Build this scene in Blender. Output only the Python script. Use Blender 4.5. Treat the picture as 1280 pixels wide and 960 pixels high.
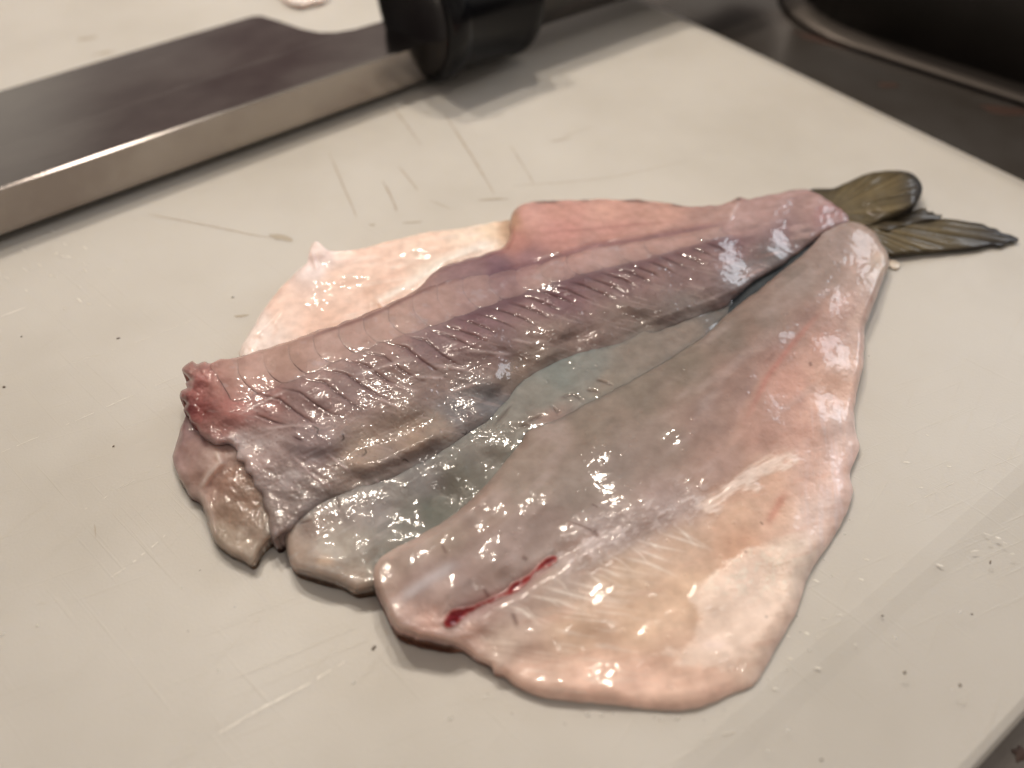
import bpy, bmesh, math, random
import numpy as np
from mathutils import Vector

for o in list(bpy.data.objects):
    bpy.data.objects.remove(o)
random.seed(4)
RNG = np.random.default_rng(7)
SC = bpy.context.scene
COL = SC.collection

# ------------------------------------------------------------------ camera
PITCH = math.radians(46.5)      # looking down at the board
FPX = 1060.0                    # focal length in photo pixels (1280 wide)
DIST = 0.130                    # metres from the lens to the board along the axis
FW = np.array([0, math.cos(PITCH), -math.sin(PITCH)])
UP = np.array([0, math.sin(PITCH), math.cos(PITCH)])
CPOS = -DIST * FW
cam = bpy.data.cameras.new('camera')
cam.sensor_width = 36.0
cam.lens = 36.0 * FPX / 1280.0
cam.clip_start = 0.005
cam.clip_end = 20.0
cam.dof.use_dof = True
cam.dof.focus_distance = 0.121
cam.dof.aperture_fstop = 12.5
camo = bpy.data.objects.new('camera', cam)
COL.objects.link(camo)
camo.location = CPOS
camo.rotation_euler = (math.pi / 2 - PITCH, 0, 0)
SC.camera = camo

# ------------------------------------------------------------------ world and lamps
w = bpy.data.worlds.new('World')
SC.world = w
w.use_nodes = True
bg = w.node_tree.nodes['Background']
bg.inputs['Strength'].default_value = 0.35
# dim added surroundings: soft warm and dark noise patches, shaped for the blade's reflections
_wt = w.node_tree
_tc = _wt.nodes.new('ShaderNodeTexCoord'); _wn = _wt.nodes.new('ShaderNodeTexNoise'); _wr = _wt.nodes.new('ShaderNodeValToRGB')
_wn.noise_dimensions = '4D'; _wn.inputs['W'].default_value = 0.0
_wn.inputs['Scale'].default_value = 3.4; _wn.inputs['Detail'].default_value = 1.0
_wr.color_ramp.elements[0].position = 0.36; _wr.color_ramp.elements[0].color = (0.34, 0.22, 0.22, 1)
_wr.color_ramp.elements[1].position = 0.62; _wr.color_ramp.elements[1].color = (1.30, 1.20, 1.06, 1)
_wt.links.new(_tc.outputs['Generated'], _wn.inputs['Vector']); _wt.links.new(_wn.outputs['Fac'], _wr.inputs['Fac']); _wt.links.new(_wr.outputs['Color'], bg.inputs['Color'])


def area(name, loc, target, size, power, colour, shape='DISK'):
    l = bpy.data.lights.new(name, 'AREA')
    l.shape = shape
    l.size = size
    l.energy = power
    l.color = colour
    o = bpy.data.objects.new(name, l)
    COL.objects.link(o)
    o.location = loc
    d = Vector(target) - Vector(loc)
    o.rotation_euler = d.to_track_quat('-Z', 'Y').to_euler()
    return o


WARM = (1.0, 0.88, 0.74)
# a row of small spots under a cabinet beyond the board, and a cool window far to the side
for k, (x, y, z) in enumerate(((-0.16, 0.23, 0.46), (-0.07, 0.26, 0.45), (0.03, 0.23, 0.46))):
    area('cabinet_spot', (x, y, z), (0.03, 0.03, 0), 0.016, 0.61, WARM)
area('ceiling_lamp', (0.40, -0.26, 1.05), (0, 0.02, 0), 0.14, 0.8, (1.0, 0.92, 0.82))
area('window_light', (0.58, 0.52, 0.27), (0.04, 0.06, 0), 0.34, 1.9, (0.88, 0.93, 1.0), 'SQUARE')

SC.view_settings.view_transform = 'Standard'
SC.view_settings.look = 'None'
SC.view_settings.exposure = 0.18
SC.view_settings.gamma = 1.0
SC.render.engine = 'CYCLES'
SC.cycles.use_denoising = True
SC.cycles.max_bounces = 8


# ------------------------------------------------------------------ helpers
def at(u, v, z):
    """the point at height z (metres) that the photo shows at pixel u, v; numpy friendly"""
    u = np.asarray(u, float); v = np.asarray(v, float); z = np.asarray(z, float)
    a = (u - 640.0) / FPX
    b = -(v - 480.0) / FPX
    dx = a
    dy = FW[1] + b * UP[1]
    dz = FW[2] + b * UP[2]
    t = (z - CPOS[2]) / dz
    return np.stack([CPOS[0] + t * dx, CPOS[1] + t * dy, CPOS[2] + t * dz], -1)


def lin(c):
    c = np.asarray(c, float) / 255.0
    return np.where(c <= 0.04045, c / 12.92, ((c + 0.055) / 1.055) ** 2.4)


_TAB = RNG.random((256, 256))


def vnoise(x, y, seed=0):
    x = x + seed * 17.31; y = y + seed * 9.73
    xi = np.floor(x).astype(int); yi = np.floor(y).astype(int)
    fx = x - xi; fy = y - yi
    fx = fx * fx * (3 - 2 * fx); fy = fy * fy * (3 - 2 * fy)
    g = lambda i, j: _TAB[(xi + i) & 255, (yi + j) & 255]
    return ((g(0, 0) * (1 - fx) + g(1, 0) * fx) * (1 - fy) + (g(0, 1) * (1 - fx) + g(1, 1) * fx) * fy) * 2 - 1


def fbm(x, y, seed=0, oct=3):
    r = 0; a = 1.0; t = 0
    for k in range(oct):
        r = r + a * vnoise(x, y, seed + k * 3); t += a
        x = x * 2.03 + 5.1; y = y * 2.03 + 1.7; a *= 0.5
    return r / t


def aniso(U, V, ang, la, lc, seed=0, oct=2):
    """noise stretched along the direction ang (degrees, photo plane): la long, lc across"""
    c = math.cos(math.radians(ang)); s = math.sin(math.radians(ang))
    return fbm((U * c + V * s) / la, (-U * s + V * c) / lc, seed, oct)


def shepard(U, V, pts, power=3.0, eps=14.0):
    pts = [(p[0], p[1], np.atleast_1d(np.asarray(p[2], float))) for p in pts]
    num = np.zeros(U.shape + (len(pts[0][2]),)); den = np.zeros(U.shape)
    for (a, b, val) in pts:
        wgt = 1.0 / ((U - a) ** 2 + (V - b) ** 2 + eps * eps) ** (power / 2)
        num += wgt[..., None] * val; den += wgt
    r = num / den[..., None]
    return r[..., 0] if r.shape[-1] == 1 else r


def polydist(U, V, poly, want_t=False):
    """distance to an open polyline (and arc position 0..1)"""
    P = np.asarray(poly, float)
    seg = np.linalg.norm(np.diff(P, axis=0), axis=1); tot = seg.sum(); acc = 0
    best = np.full(U.shape, 1e9); bt = np.zeros(U.shape)
    for i in range(len(P) - 1):
        ax, ay = P[i]; bx, by = P[i + 1]
        dx, dy = bx - ax, by - ay; L2 = dx * dx + dy * dy + 1e-9
        t = np.clip(((U - ax) * dx + (V - ay) * dy) / L2, 0, 1)
        d = np.hypot(U - ax - t * dx, V - ay - t * dy)
        m = d < best
        best = np.where(m, d, best)
        if want_t:
            bt = np.where(m, (acc + t * seg[i]) / tot, bt)
        acc += seg[i]
    return (best, bt) if want_t else best


def line_w(U, V, poly, wid, taper=0.25):
    """0..1 weight of a thin stroke along poly; evaluated only near it"""
    P = np.asarray(poly, float); m = wid * 4 + 3
    sel = (U > P[:, 0].min() - m) & (U < P[:, 0].max() + m) & (V > P[:, 1].min() - m) & (V < P[:, 1].max() + m)
    out = np.zeros(U.shape)
    if sel.any():
        d, t = polydist(U[sel], V[sel], poly, True)
        e = np.clip(np.minimum(t, 1 - t) / taper, 0, 1) if taper > 0 else 1.0
        out[sel] = np.exp(-(d / wid) ** 2) * (0.15 + 0.85 * e if taper > 0 else 1.0)
    return out


def spline(pts, n_per=8, closed=True):
    P = np.asarray(pts, float); n = len(P); out = []
    rng = range(n) if closed else range(n - 1)
    for i in rng:
        p0 = P[(i - 1) % n] if closed or i > 0 else P[i]
        p1 = P[i]; p2 = P[(i + 1) % n]
        p3 = P[(i + 2) % n] if closed or i + 2 < n else P[i + 1]
        L = np.linalg.norm(p2 - p1); k = max(2, int(L / 4))
        t0 = 0.0; t1 = np.sqrt(np.linalg.norm(p1 - p0)) + 1e-6; t2 = t1 + np.sqrt(L) + 1e-6
        t3 = t2 + np.sqrt(np.linalg.norm(p3 - p2)) + 1e-6
        for t in np.linspace(t1, t2, k, endpoint=False):
            a1 = (t1 - t) / (t1 - t0) * p0 + (t - t0) / (t1 - t0) * p1
            a2 = (t2 - t) / (t2 - t1) * p1 + (t - t1) / (t2 - t1) * p2
            a3 = (t3 - t) / (t3 - t2) * p2 + (t - t2) / (t3 - t2) * p3
            b1 = (t2 - t) / (t2 - t0) * a1 + (t - t0) / (t2 - t0) * a2
            b2 = (t3 - t) / (t3 - t1) * a2 + (t - t1) / (t3 - t1) * a3
            out.append((t2 - t) / (t2 - t1) * b1 + (t - t1) / (t2 - t1) * b2)
    if not closed:
        out.append(P[-1])
    return np.array(out)


def sdf(U, V, P):
    """signed distance, positive inside the closed polygon P"""
    sh = U.shape; U = U.ravel(); V = V.ravel()
    A = P; B = np.roll(P, -1, 0)
    best = np.full(U.shape, 1e18); ins = np.zeros(U.shape, bool)
    for (ax, ay), (bx, by) in zip(A, B):
        dx, dy = bx - ax, by - ay; L2 = dx * dx + dy * dy + 1e-12
        t = np.clip(((U - ax) * dx + (V - ay) * dy) / L2, 0, 1)
        d = (U - ax - t * dx) ** 2 + (V - ay - t * dy) ** 2
        np.minimum(best, d, out=best)
        if ay != by:
            c = ((ay > V) != (by > V)) & (U < (bx - ax) * (V - ay) / (by - ay) + ax)
            ins ^= c
    d = np.sqrt(best)
    return np.where(ins, d, -d).reshape(sh)


def bil(G, gu, gv):
    i = np.clip(np.floor(gu).astype(int), 0, G.shape[1] - 2); j = np.clip(np.floor(gv).astype(int), 0, G.shape[0] - 2)
    fu = gu - i; fv = gv - j
    return (G[j, i] * (1 - fu) + G[j, i + 1] * fu) * (1 - fv) + (G[j + 1, i] * (1 - fu) + G[j + 1, i + 1] * fu) * fv


# ------------------------------------------------------------------ node helpers
def mat_new(name):
    m = bpy.data.materials.new(name); m.use_nodes = True
    nt = m.node_tree; b = nt.nodes['Principled BSDF']
    return m, nt, b


def nd(nt, typ, **kw):
    n = nt.nodes.new(typ)
    for k, v in kw.items():
        if k in n.inputs:
            n.inputs[k].default_value = v
        else:
            setattr(n, k, v)
    return n


def ramp(nt, fac, stops):
    r = nt.nodes.new('ShaderNodeValToRGB')
    el = r.color_ramp.elements
    while len(el) < len(stops):
        el.new(0.5)
    for e, (p, c) in zip(el, stops):
        e.position = p; e.color = (*c, 1) if len(c) == 3 else c
    nt.links.new(fac, r.inputs['Fac'])
    return r.outputs['Color']


def flesh_mat(name, rough=0.42, sss=1.0, coat=0.6, bump=0.16, scale=1400.0, radius=0.0020, spec=0.2, crough=0.08):
    m, nt, b = mat_new(name); L = nt.links
    a = nd(nt, 'ShaderNodeAttribute', attribute_name='Col')
    tc = nd(nt, 'ShaderNodeTexCoord')
    n1 = nd(nt, 'ShaderNodeTexNoise', Scale=scale, Detail=3.0)
    L.new(tc.outputs['Object'], n1.inputs['Vector'])
    n2 = nd(nt, 'ShaderNodeTexNoise', Scale=520.0, Detail=4.0)
    L.new(tc.outputs['Object'], n2.inputs['Vector'])
    v = ramp(nt, n2.outputs['Fac'], [(0.3, (0.86, 0.84, 0.83)), (0.7, (1.1, 1.1, 1.1))])
    mx = nd(nt, 'ShaderNodeMix', data_type='RGBA', blend_type='MULTIPLY')
    mx.inputs['Factor'].default_value = 1.0
    L.new(a.outputs['Color'], mx.inputs['A']); L.new(v, mx.inputs['B'])
    L.new(mx.outputs['Result'], b.inputs['Base Color'])
    b.inputs['Roughness'].default_value = rough
    b.inputs['IOR'].default_value = 1.40
    b.inputs['Specular IOR Level'].default_value = spec
    b.subsurface_method = 'BURLEY'
    b.inputs['Subsurface Weight'].default_value = sss
    b.inputs['Subsurface Radius'].default_value = (1.0, 0.68, 0.54)
    b.inputs['Subsurface Scale'].default_value = radius
    b.inputs['Coat Weight'].default_value = coat
    b.inputs['Coat Roughness'].default_value = crough
    bp = nd(nt, 'ShaderNodeBump', Strength=bump, Distance=0.00011)
    L.new(n1.outputs['Fac'], bp.inputs['Height'])
    L.new(bp.outputs['Normal'], b.inputs['Normal']); L.new(bp.outputs['Normal'], b.inputs['Coat Normal'])
    return m


# ------------------------------------------------------------------ object helpers
def link(name, me, mat, parent=None):
    o = bpy.data.objects.new(name, me); COL.objects.link(o)
    if mat is not None:
        me.materials.append(mat)
    if parent is not None:
        o.parent = parent
    return o


def tag(o, label=None, cat=None, group=None, kind=None):
    for k, v in (('label', label), ('category', cat), ('group', group), ('kind', kind)):
        if v:
            o[k] = v
    return o


def empty(name, loc):
    o = bpy.data.objects.new(name, None); COL.objects.link(o); o.location = loc
    o.empty_display_size = 0.01
    return o


def abspos(o):
    p = np.zeros(3)
    while o is not None:
        p = p + np.array(o.location); o = o.parent
    return p


def from_bm(name, bm, mat, parent=None, smooth=True):
    me = bpy.data.meshes.new(name)
    bmesh.ops.recalc_face_normals(bm, faces=bm.faces[:])
    bm.to_mesh(me); bm.free()
    if smooth:
        me.polygons.foreach_set('use_smooth', [True] * len(me.polygons))
    if parent is not None:
        me.transform(__import__('mathutils').Matrix.Translation(-Vector(abspos(parent))))
    return link(name, me, mat, parent)


def sheet(name, parent, outline, hfun, cfun, mat, step=1.5, base=None, ew=10.0, thick=None, zmin=0.0002, wob=1.2, seed=1, power=0.5, smooth_outline=True):
    """A solid slab of flesh: its upper surface is a height field hfun (mm) inside the outline (photo pixels), falling to
    base(U, V) at the rim over ew pixels; thick None means solid down to the board, else that many mm."""
    P = spline(outline) if smooth_outline else np.asarray(outline, float)
    if wob:
        P = P + np.stack([fbm(P[:, 0] / 9, P[:, 1] / 9, seed), fbm(P[:, 0] / 9, P[:, 1] / 9, seed + 5)], -1) * wob
    u0, v0 = P.min(0) - 8; u1, v1 = P.max(0) + 8
    cs = 3.0
    gu = np.arange(u0, u1 + cs, cs); gv = np.arange(v0, v1 + cs, cs)
    CU, CV = np.meshgrid(gu, gv)
    S = sdf(CU, CV, P)
    uu = np.arange(u0 + 2, u1 - 2, step); vv = np.arange(v0 + 2, v1 - 2, step)
    U, V = np.meshgrid(uu, vv)
    d = bil(S, (U - u0) / cs, (V - v0) / cs)
    e = 0.5
    gx = (bil(S, (U + e - u0) / cs, (V - v0) / cs) - bil(S, (U - e - u0) / cs, (V - v0) / cs))
    gy = (bil(S, (U - u0) / cs, (V + e - v0) / cs) - bil(S, (U - u0) / cs, (V - e - v0) / cs))
    gn = np.hypot(gx, gy) + 1e-6
    near = (d <= 0) & (d > -1.05 * step)
    U = np.where(near, U + gx / gn * (-d), U); V = np.where(near, V + gy / gn * (-d), V)
    ok = d > -1.05 * step
    cell = ok[:-1, :-1] & ok[1:, :-1] & ok[:-1, 1:] & ok[1:, 1:]
    pos = d > 0
    cell &= (pos[:-1, :-1] | pos[1:, :-1] | pos[:-1, 1:] | pos[1:, 1:])
    used = np.zeros(U.shape, bool)
    used[:-1, :-1] |= cell; used[1:, :-1] |= cell; used[:-1, 1:] |= cell; used[1:, 1:] |= cell
    idx = np.full(U.shape, -1); n = int(used.sum()); idx[used] = np.arange(n)
    Uu = U[used]; Vu = V[used]; du = np.clip(d[used], 0, None)
    H = hfun(Uu, Vu, du)
    if base is not None:
        b = base(Uu, Vu)
        x = np.clip(du / (ew(Uu, Vu) if callable(ew) else ew), 0, 1)
        prof = (1 - (1 - x) ** 2) ** (power(Uu, Vu) if callable(power) else power)
        H = b + (H - b) * prof
    top = at(Uu, Vu, H / 1000.0)
    bot = top.copy()
    bot[:, 2] = zmin if thick is None else np.maximum(top[:, 2] - thick / 1000.0, zmin)
    j, i = np.nonzero(cell)
    q = np.stack([idx[j, i], idx[j + 1, i], idx[j + 1, i + 1], idx[j, i + 1]], -1)
    # boundary edges
    ed = np.concatenate([q[:, [0, 1]], q[:, [1, 2]], q[:, [2, 3]], q[:, [3, 0]]])
    key = np.sort(ed, 1); code = key[:, 0] * n + key[:, 1]
    uq, first, cnt = np.unique(code, return_index=True, return_counts=True)
    be = ed[first[cnt == 1]]
    side = np.stack([be[:, 1], be[:, 0], be[:, 0] + n, be[:, 1] + n], -1)
    faces = np.concatenate([q, q[:, ::-1] + n, side])
    verts = np.concatenate([top, bot])
    if parent is not None:
        verts = verts - abspos(parent)
    me = bpy.data.meshes.new(name)
    me.vertices.add(len(verts)); me.vertices.foreach_set('co', verts.ravel())
    nf = len(faces)
    me.loops.add(nf * 4); me.loops.foreach_set('vertex_index', faces.ravel())
    me.polygons.add(nf)
    me.polygons.foreach_set('loop_start', np.arange(nf) * 4)
    me.polygons.foreach_set('loop_total', np.full(nf, 4))
    me.update(calc_edges=True)
    me.validate()
    me.polygons.foreach_set('use_smooth', np.ones(len(me.polygons), bool))
    c = np.clip(cfun(Uu, Vu, du), 0.001, None)
    c = c * np.minimum(1.0, 0.86 / c.max(axis=1))[:, None]
    c4 = np.concatenate([c, np.ones((n, 1))], 1); c4 = np.concatenate([c4, c4])
    at_ = me.color_attributes.new('Col', 'FLOAT_COLOR', 'POINT')
    at_.data.foreach_set('color', c4.astype(np.float32).ravel())
    return link(name, me, mat, parent)


def mixc(c, col, wgt):
    return c + (np.asarray(col) - c) * np.clip(wgt, 0, 1)[..., None]


def bar(bm, P0, P1, half_w, z0, z1):
    P0 = np.array(P0); P1 = np.array(P1); d = P1 - P0; d = d / (np.linalg.norm(d) + 1e-9)
    n = np.array([-d[1], d[0]]) * half_w
    vs = [bm.verts.new((*(p + s * n), z)) for z in (z0, z1) for p, s in ((P0, -1), (P1, -1), (P1, 1), (P0, 1))]
    bm.faces.new(vs[3::-1]); bm.faces.new(vs[4:])
    for k in range(4):
        bm.faces.new([vs[k], vs[(k + 1) % 4], vs[4 + (k + 1) % 4], vs[4 + k]])


def smoothstep(a, b, x):
    t = np.clip((x - a) / (b - a), 0, 1)
    return t * t * (3 - 2 * t)


# ------------------------------------------------------------------ setting: counter
def steel_counter_mat():
    m, nt, b = mat_new('stained_steel'); L = nt.links
    tc = nd(nt, 'ShaderNodeTexCoord')
    n1 = nd(nt, 'ShaderNodeTexNoise', Scale=38.0, Detail=5.0, Roughness=0.6)
    L.new(tc.outputs['Object'], n1.inputs['Vector'])
    col = ramp(nt, n1.outputs['Fac'], [(0.30, (0.09, 0.055, 0.04)), (0.42, (0.15, 0.13, 0.115)), (0.7, (0.21, 0.195, 0.185))])
    L.new(col, b.inputs['Base Color'])
    b.inputs['Metallic'].default_value = 0.75
    b.inputs['Roughness'].default_value = 0.24
    return m


bm = bmesh.new()
for p in ((-1.2, -0.8), (1.2, -0.8), (1.2, 1.4), (-1.2, 1.4)):
    bm.verts.new((*p, -0.0065))
bm.faces.new(bm.verts[:])
counter = from_bm('countertop', bm, steel_counter_mat(), smooth=False)
tag(counter, 'dark stained steel counter under the cutting board', None, kind='structure')

# rust stains on the counter beyond the board (irregular flat blotches)
def plain(name, col, rough=0.5, metal=0.0, spec=0.5):
    m, nt, b = mat_new(name)
    b.inputs['Base Color'].default_value = (*col, 1); b.inputs['Roughness'].default_value = rough
    b.inputs['Metallic'].default_value = metal; b.inputs['Specular IOR Level'].default_value = spec
    return m


rust_mat = plain('rust', (0.035, 0.014, 0.008), 0.7)


def blotch(name, uv, ru, rv, ang, z, mat, parent=None, seed=0, h=0.00008, ragged=0.25):
    """a low irregular lump or stain lying on a surface at height z, ru x rv millimetres"""
    c = at(uv[0], uv[1], z)
    bm = bmesh.new(); n = 22; rings = 3; prev = None
    ca, sa = math.cos(ang), math.sin(ang)
    top = bm.verts.new((c[0], c[1], z + h))
    for r in range(1, rings + 1):
        ring = []
        for k in range(n):
            t = 2 * math.pi * k / n
            j = 1 + ragged * float(fbm(np.array([math.cos(t) * 1.7 + seed * 3.1]), np.array([math.sin(t) * 1.7 + seed]), 3)[0]) * 2
            q = r / rings
            x = math.cos(t) * ru * 1e-3 * q * j; y = math.sin(t) * rv * 1e-3 * q * j
            ring.append(bm.verts.new((c[0] + x * ca - y * sa, c[1] + x * sa + y * ca, z + h * math.sqrt(max(0, 1 - q * q)) + 0.00001)))
        for k in range(n):
            if prev is None:
                bm.faces.new([top, ring[k], ring[(k + 1) % n]])
            else:
                bm.faces.new([prev[k], ring[k], ring[(k + 1) % n], prev[(k + 1) % n]])
        prev = ring
    return from_bm(name, bm, mat, parent)


for k, (u, v, ru, rv, an) in enumerate(((1085, 62, 20, 2.2, -0.52), (1258, 138, 5.5, 2.0, -0.3), (1112, 106, 2.5, 1.4, 0.1), (1256, 122, 1.3, 1.0, 0), (1275, 942, 1.2, 0.7, 0.8))):
    blotch('rust_stain', (u, v), ru, rv, an, -0.00645, rust_mat, counter, seed=k, h=0.00015, ragged=0.35)

# ------------------------------------------------------------------ cutting board
BK = at(1723, 411, 0)[:2]
E1 = at(856, 7, 0)[:2] - BK; E1 = E1 / np.linalg.norm(E1)
E2 = np.array([-abs(E1[1]), -abs(E1[0])]) ; E2 = E2 / np.linalg.norm(E2)
BL1, BL2 = 0.30, 0.40


def rrect(inset, r, n=10):
    pts = []
    ia, ib = inset if isinstance(inset, tuple) else (inset, inset)
    a0, a1, b0, b1 = ia, BL1 - ia, ib, BL2 - ib
    for (ca, cb, st) in ((a1 - r, b1 - r, 0), (a0 + r, b1 - r, 90), (a0 + r, b0 + r, 180), (a1 - r, b0 + r, 270)):
        for k in range(n + 1):
            t = math.radians(st + 90 * k / n)
            a = ca + r * math.cos(t); b = cb + r * math.sin(t)
            pts.append(BK + E1 * a + E2 * b)
    return pts


def board_mat():
    m, nt, b = mat_new('cutting_board_plastic'); L = nt.links
    tc = nd(nt, 'ShaderNodeTexCoord')
    n1 = nd(nt, 'ShaderNodeTexNoise', Scale=22.0, Detail=4.0, Roughness=0.55)
    L.new(tc.outputs['Object'], n1.inputs['Vector'])
    col = ramp(nt, n1.outputs['Fac'], [(0.33, (0.50, 0.475, 0.43)), (0.52, (0.555, 0.532, 0.492)), (0.72, (0.58, 0.562, 0.527))])
    # knife scratches: noise stretched two ways
    hs = []
    for (rot, sx, sy, sc) in ((0.42, 30.0, 900.0, 1.0), (-0.75, 26.0, 1100.0, 1.0), (0.95, 40.0, 800.0, 1.0)):
        mp = nd(nt, 'ShaderNodeMapping', vector_type='TEXTURE'); mp.inputs['Rotation'].default_value = (0, 0, rot); mp.inputs['Scale'].default_value = (1 / sx, 1 / sy, 1)
        L.new(tc.outputs['Object'], mp.inputs['Vector'])
        n = nd(nt, 'ShaderNodeTexNoise', Scale=1.0, Detail=3.0, Roughness=0.7)
        L.new(mp.outputs['Vector'], n.inputs['Vector'])
        hs.append(ramp(nt, n.outputs['Fac'], [(0.60, (0, 0, 0)), (0.78, (1, 1, 1))]))
    ad = nd(nt, 'ShaderNodeMath', operation='ADD'); L.new(hs[0], ad.inputs[0]); L.new(hs[1], ad.inputs[1])
    ad2 = nd(nt, 'ShaderNodeMath', operation='ADD'); L.new(ad.outputs[0], ad2.inputs[0]); L.new(hs[2], ad2.inputs[1])
    fn = nd(nt, 'ShaderNodeTexNoise', Scale=2600.0, Detail=2.0)
    L.new(tc.outputs['Object'], fn.inputs['Vector'])
    ad3 = nd(nt, 'ShaderNodeMath', operation='MULTIPLY_ADD'); L.new(fn.outputs['Fac'], ad3.inputs[0]); ad3.inputs[1].default_value = 0.5
    L.new(ad2.outputs[0], ad3.inputs[2])
    bp = nd(nt, 'ShaderNodeBump', Strength=0.3, Distance=0.00012)
    L.new(ad3.outputs[0], bp.inputs['Height']); L.new(bp.outputs['Normal'], b.inputs['Normal'])
    dk = nd(nt, 'ShaderNodeMix', data_type='RGBA', blend_type='MULTIPLY')
    L.new(col, dk.inputs['A']); dk.inputs['B'].default_value = (0.86, 0.82, 0.74, 1)
    sm = nd(nt, 'ShaderNodeMath', operation='MULTIPLY'); L.new(ad2.outputs[0], sm.inputs[0]); sm.inputs[1].default_value = 0.16
    L.new(sm.outputs[0], dk.inputs['Factor'])
    L.new(dk.outputs['Result'], b.inputs['Base Color'])
    b.inputs['Roughness'].default_value = 0.42
    b.inputs['Specular IOR Level'].default_value = 0.4
    b.inputs['Subsurface Weight'].default_value = 0.5
    b.inputs['Subsurface Radius'].default_value = (1.0, 0.9, 0.7)
    b.inputs['Subsurface Scale'].default_value = 0.003
    return m


bm = bmesh.new()
prev = None
for (ins, z, r) in (((0.0200, 0.0092), 0.0, 0.006), ((0.0180, 0.0078), -0.0002, 0.006), ((0.0160, 0.0066), -0.0006, 0.006), (0.0014, -0.0026, 0.010), (0.0005, -0.0031, 0.011), (0.0, -0.0040, 0.012), (0.0, -0.0064, 0.012)):
    ring = [bm.verts.new((p[0], p[1], z)) for p in rrect(ins, r)]
    if prev is None:
        bm.faces.new(ring)
    else:
        for k in range(len(ring)):
            bm.faces.new([prev[k], prev[(k + 1) % len(ring)], ring[(k + 1) % len(ring)], ring[k]])
    prev = ring
bm.faces.new(prev)
board = from_bm('cutting_board', bm, board_mat(), smooth=False)
tag(board, 'large worn off-white plastic cutting board with knife marks, under the fish', 'cutting board')

# ------------------------------------------------------------------ black pan on the counter behind the board
def pan_mat():
    m, nt, b = mat_new('black_enamel'); L = nt.links
    tc = nd(nt, 'ShaderNodeTexCoord'); n = nd(nt, 'ShaderNodeTexNoise', Scale=30.0, Detail=4.0)
    L.new(tc.outputs['Object'], n.inputs['Vector'])
    L.new(ramp(nt, n.outputs['Fac'], [(0.3, (0.008, 0.007, 0.006)), (0.7, (0.022, 0.019, 0.017))]), b.inputs['Base Color'])
    b.inputs['Roughness'].default_value = 0.5; b.inputs['Specular IOR Level'].default_value = 0.3
    return m


pa = at(955, 12, -0.0065)[:2]; pb = at(1280, 116, -0.0065)[:2]
pd = (pb - pa) / np.linalg.norm(pb - pa); pn = np.array([-pd[1], pd[0]])


def pan_ring(grow, z, L=0.34, W=0.24, r=0.03, n=8):
    pts = []
    a0, a1, b0, b1 = -grow, L + grow, -grow, W + grow
    rr = r + grow
    for (ca, cb, st) in ((a1 - rr, b1 - rr, 0), (a0 + rr, b1 - rr, 90), (a0 + rr, b0 + rr, 180), (a1 - rr, b0 + rr, 270)):
        for k in range(n + 1):
            t = math.radians(st + 90 * k / n)
            p = pa + pd * (ca + rr * math.cos(t)) + pn * (cb + rr * math.sin(t))
            pts.append((p[0], p[1], z))
    return pts


pan = empty('baking_tray', (float(pa[0] + pd[0] * .17 + pn[0] * .12), float(pa[1] + pd[1] * .17 + pn[1] * .12), -0.0065))
tag(pan, 'black metal tray on the counter beyond the far edge of the board', 'tray')
PM = pan_mat()
bm = bmesh.new(); prev = None
for (g, z) in ((-0.004, -0.0060), (0.0, -0.0045), (0.003, 0.030), (0.0015, 0.030), (-0.0015, -0.0030)):
    ring = [bm.verts.new(p) for p in pan_ring(g, z)]
    if prev is None:
        bm.faces.new(ring)
    else:
        for k in range(len(ring)):
            bm.faces.new([prev[k], prev[(k + 1) % len(ring)], ring[(k + 1) % len(ring)], ring[k]])
    prev = ring
bm.faces.new(prev)
from_bm('tray_body', bm, PM, pan)
bm = bmesh.new(); prev = None; first = None
for k in range(7):
    t = 2 * math.pi * k / 7
    ring = [bm.verts.new(p) for p in pan_ring(0.0035 + 0.0018 * math.cos(t), 0.0310 + 0.0018 * math.sin(t))]
    if prev is not None:
        for i in range(len(ring)):
            bm.faces.new([prev[i], prev[(i + 1) % len(ring)], ring[(i + 1) % len(ring)], ring[i]])
    else:
        first = ring
    prev = ring
for i in range(len(prev)):
    bm.faces.new([prev[i], prev[(i + 1) % len(prev)], first[(i + 1) % len(prev)], first[i]])
from_bm('rim', bm, PM, pan)

FLANGE = plain('worn_flange_steel', (0.11, 0.095, 0.085), 0.5, 0.8)
bm = bmesh.new(); prev = None; first = None
for (g, z) in ((-0.001, -0.0062), (0.0065, -0.0062), (0.0072, -0.0056), (0.0065, -0.0050), (-0.001, -0.0046)):
    ring = [bm.verts.new(p) for p in pan_ring(g, z)]
    if prev is not None:
        for i in range(len(ring)):
            bm.faces.new([prev[i], prev[(i + 1) % len(ring)], ring[(i + 1) % len(ring)], ring[i]])
    prev = ring
flange = from_bm('base_flange', bm, FLANGE, pan)
flange['label'] = 'dull grey metal lip round the foot of the tray'

# ------------------------------------------------------------------ knife
KO = np.array([-0.0919, 0.0353]); KE = np.array([0.779, 0.628]); KE = KE / np.linalg.norm(KE); KN = np.array([-KE[1], KE[0]])


def kp(s, n, z):
    """knife coordinates in mm: along the spine, across towards the cutting edge, up"""
    p = KO + (KE * s + KN * n) / 1000.0
    return (p[0], p[1], z / 1000.0)


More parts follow.
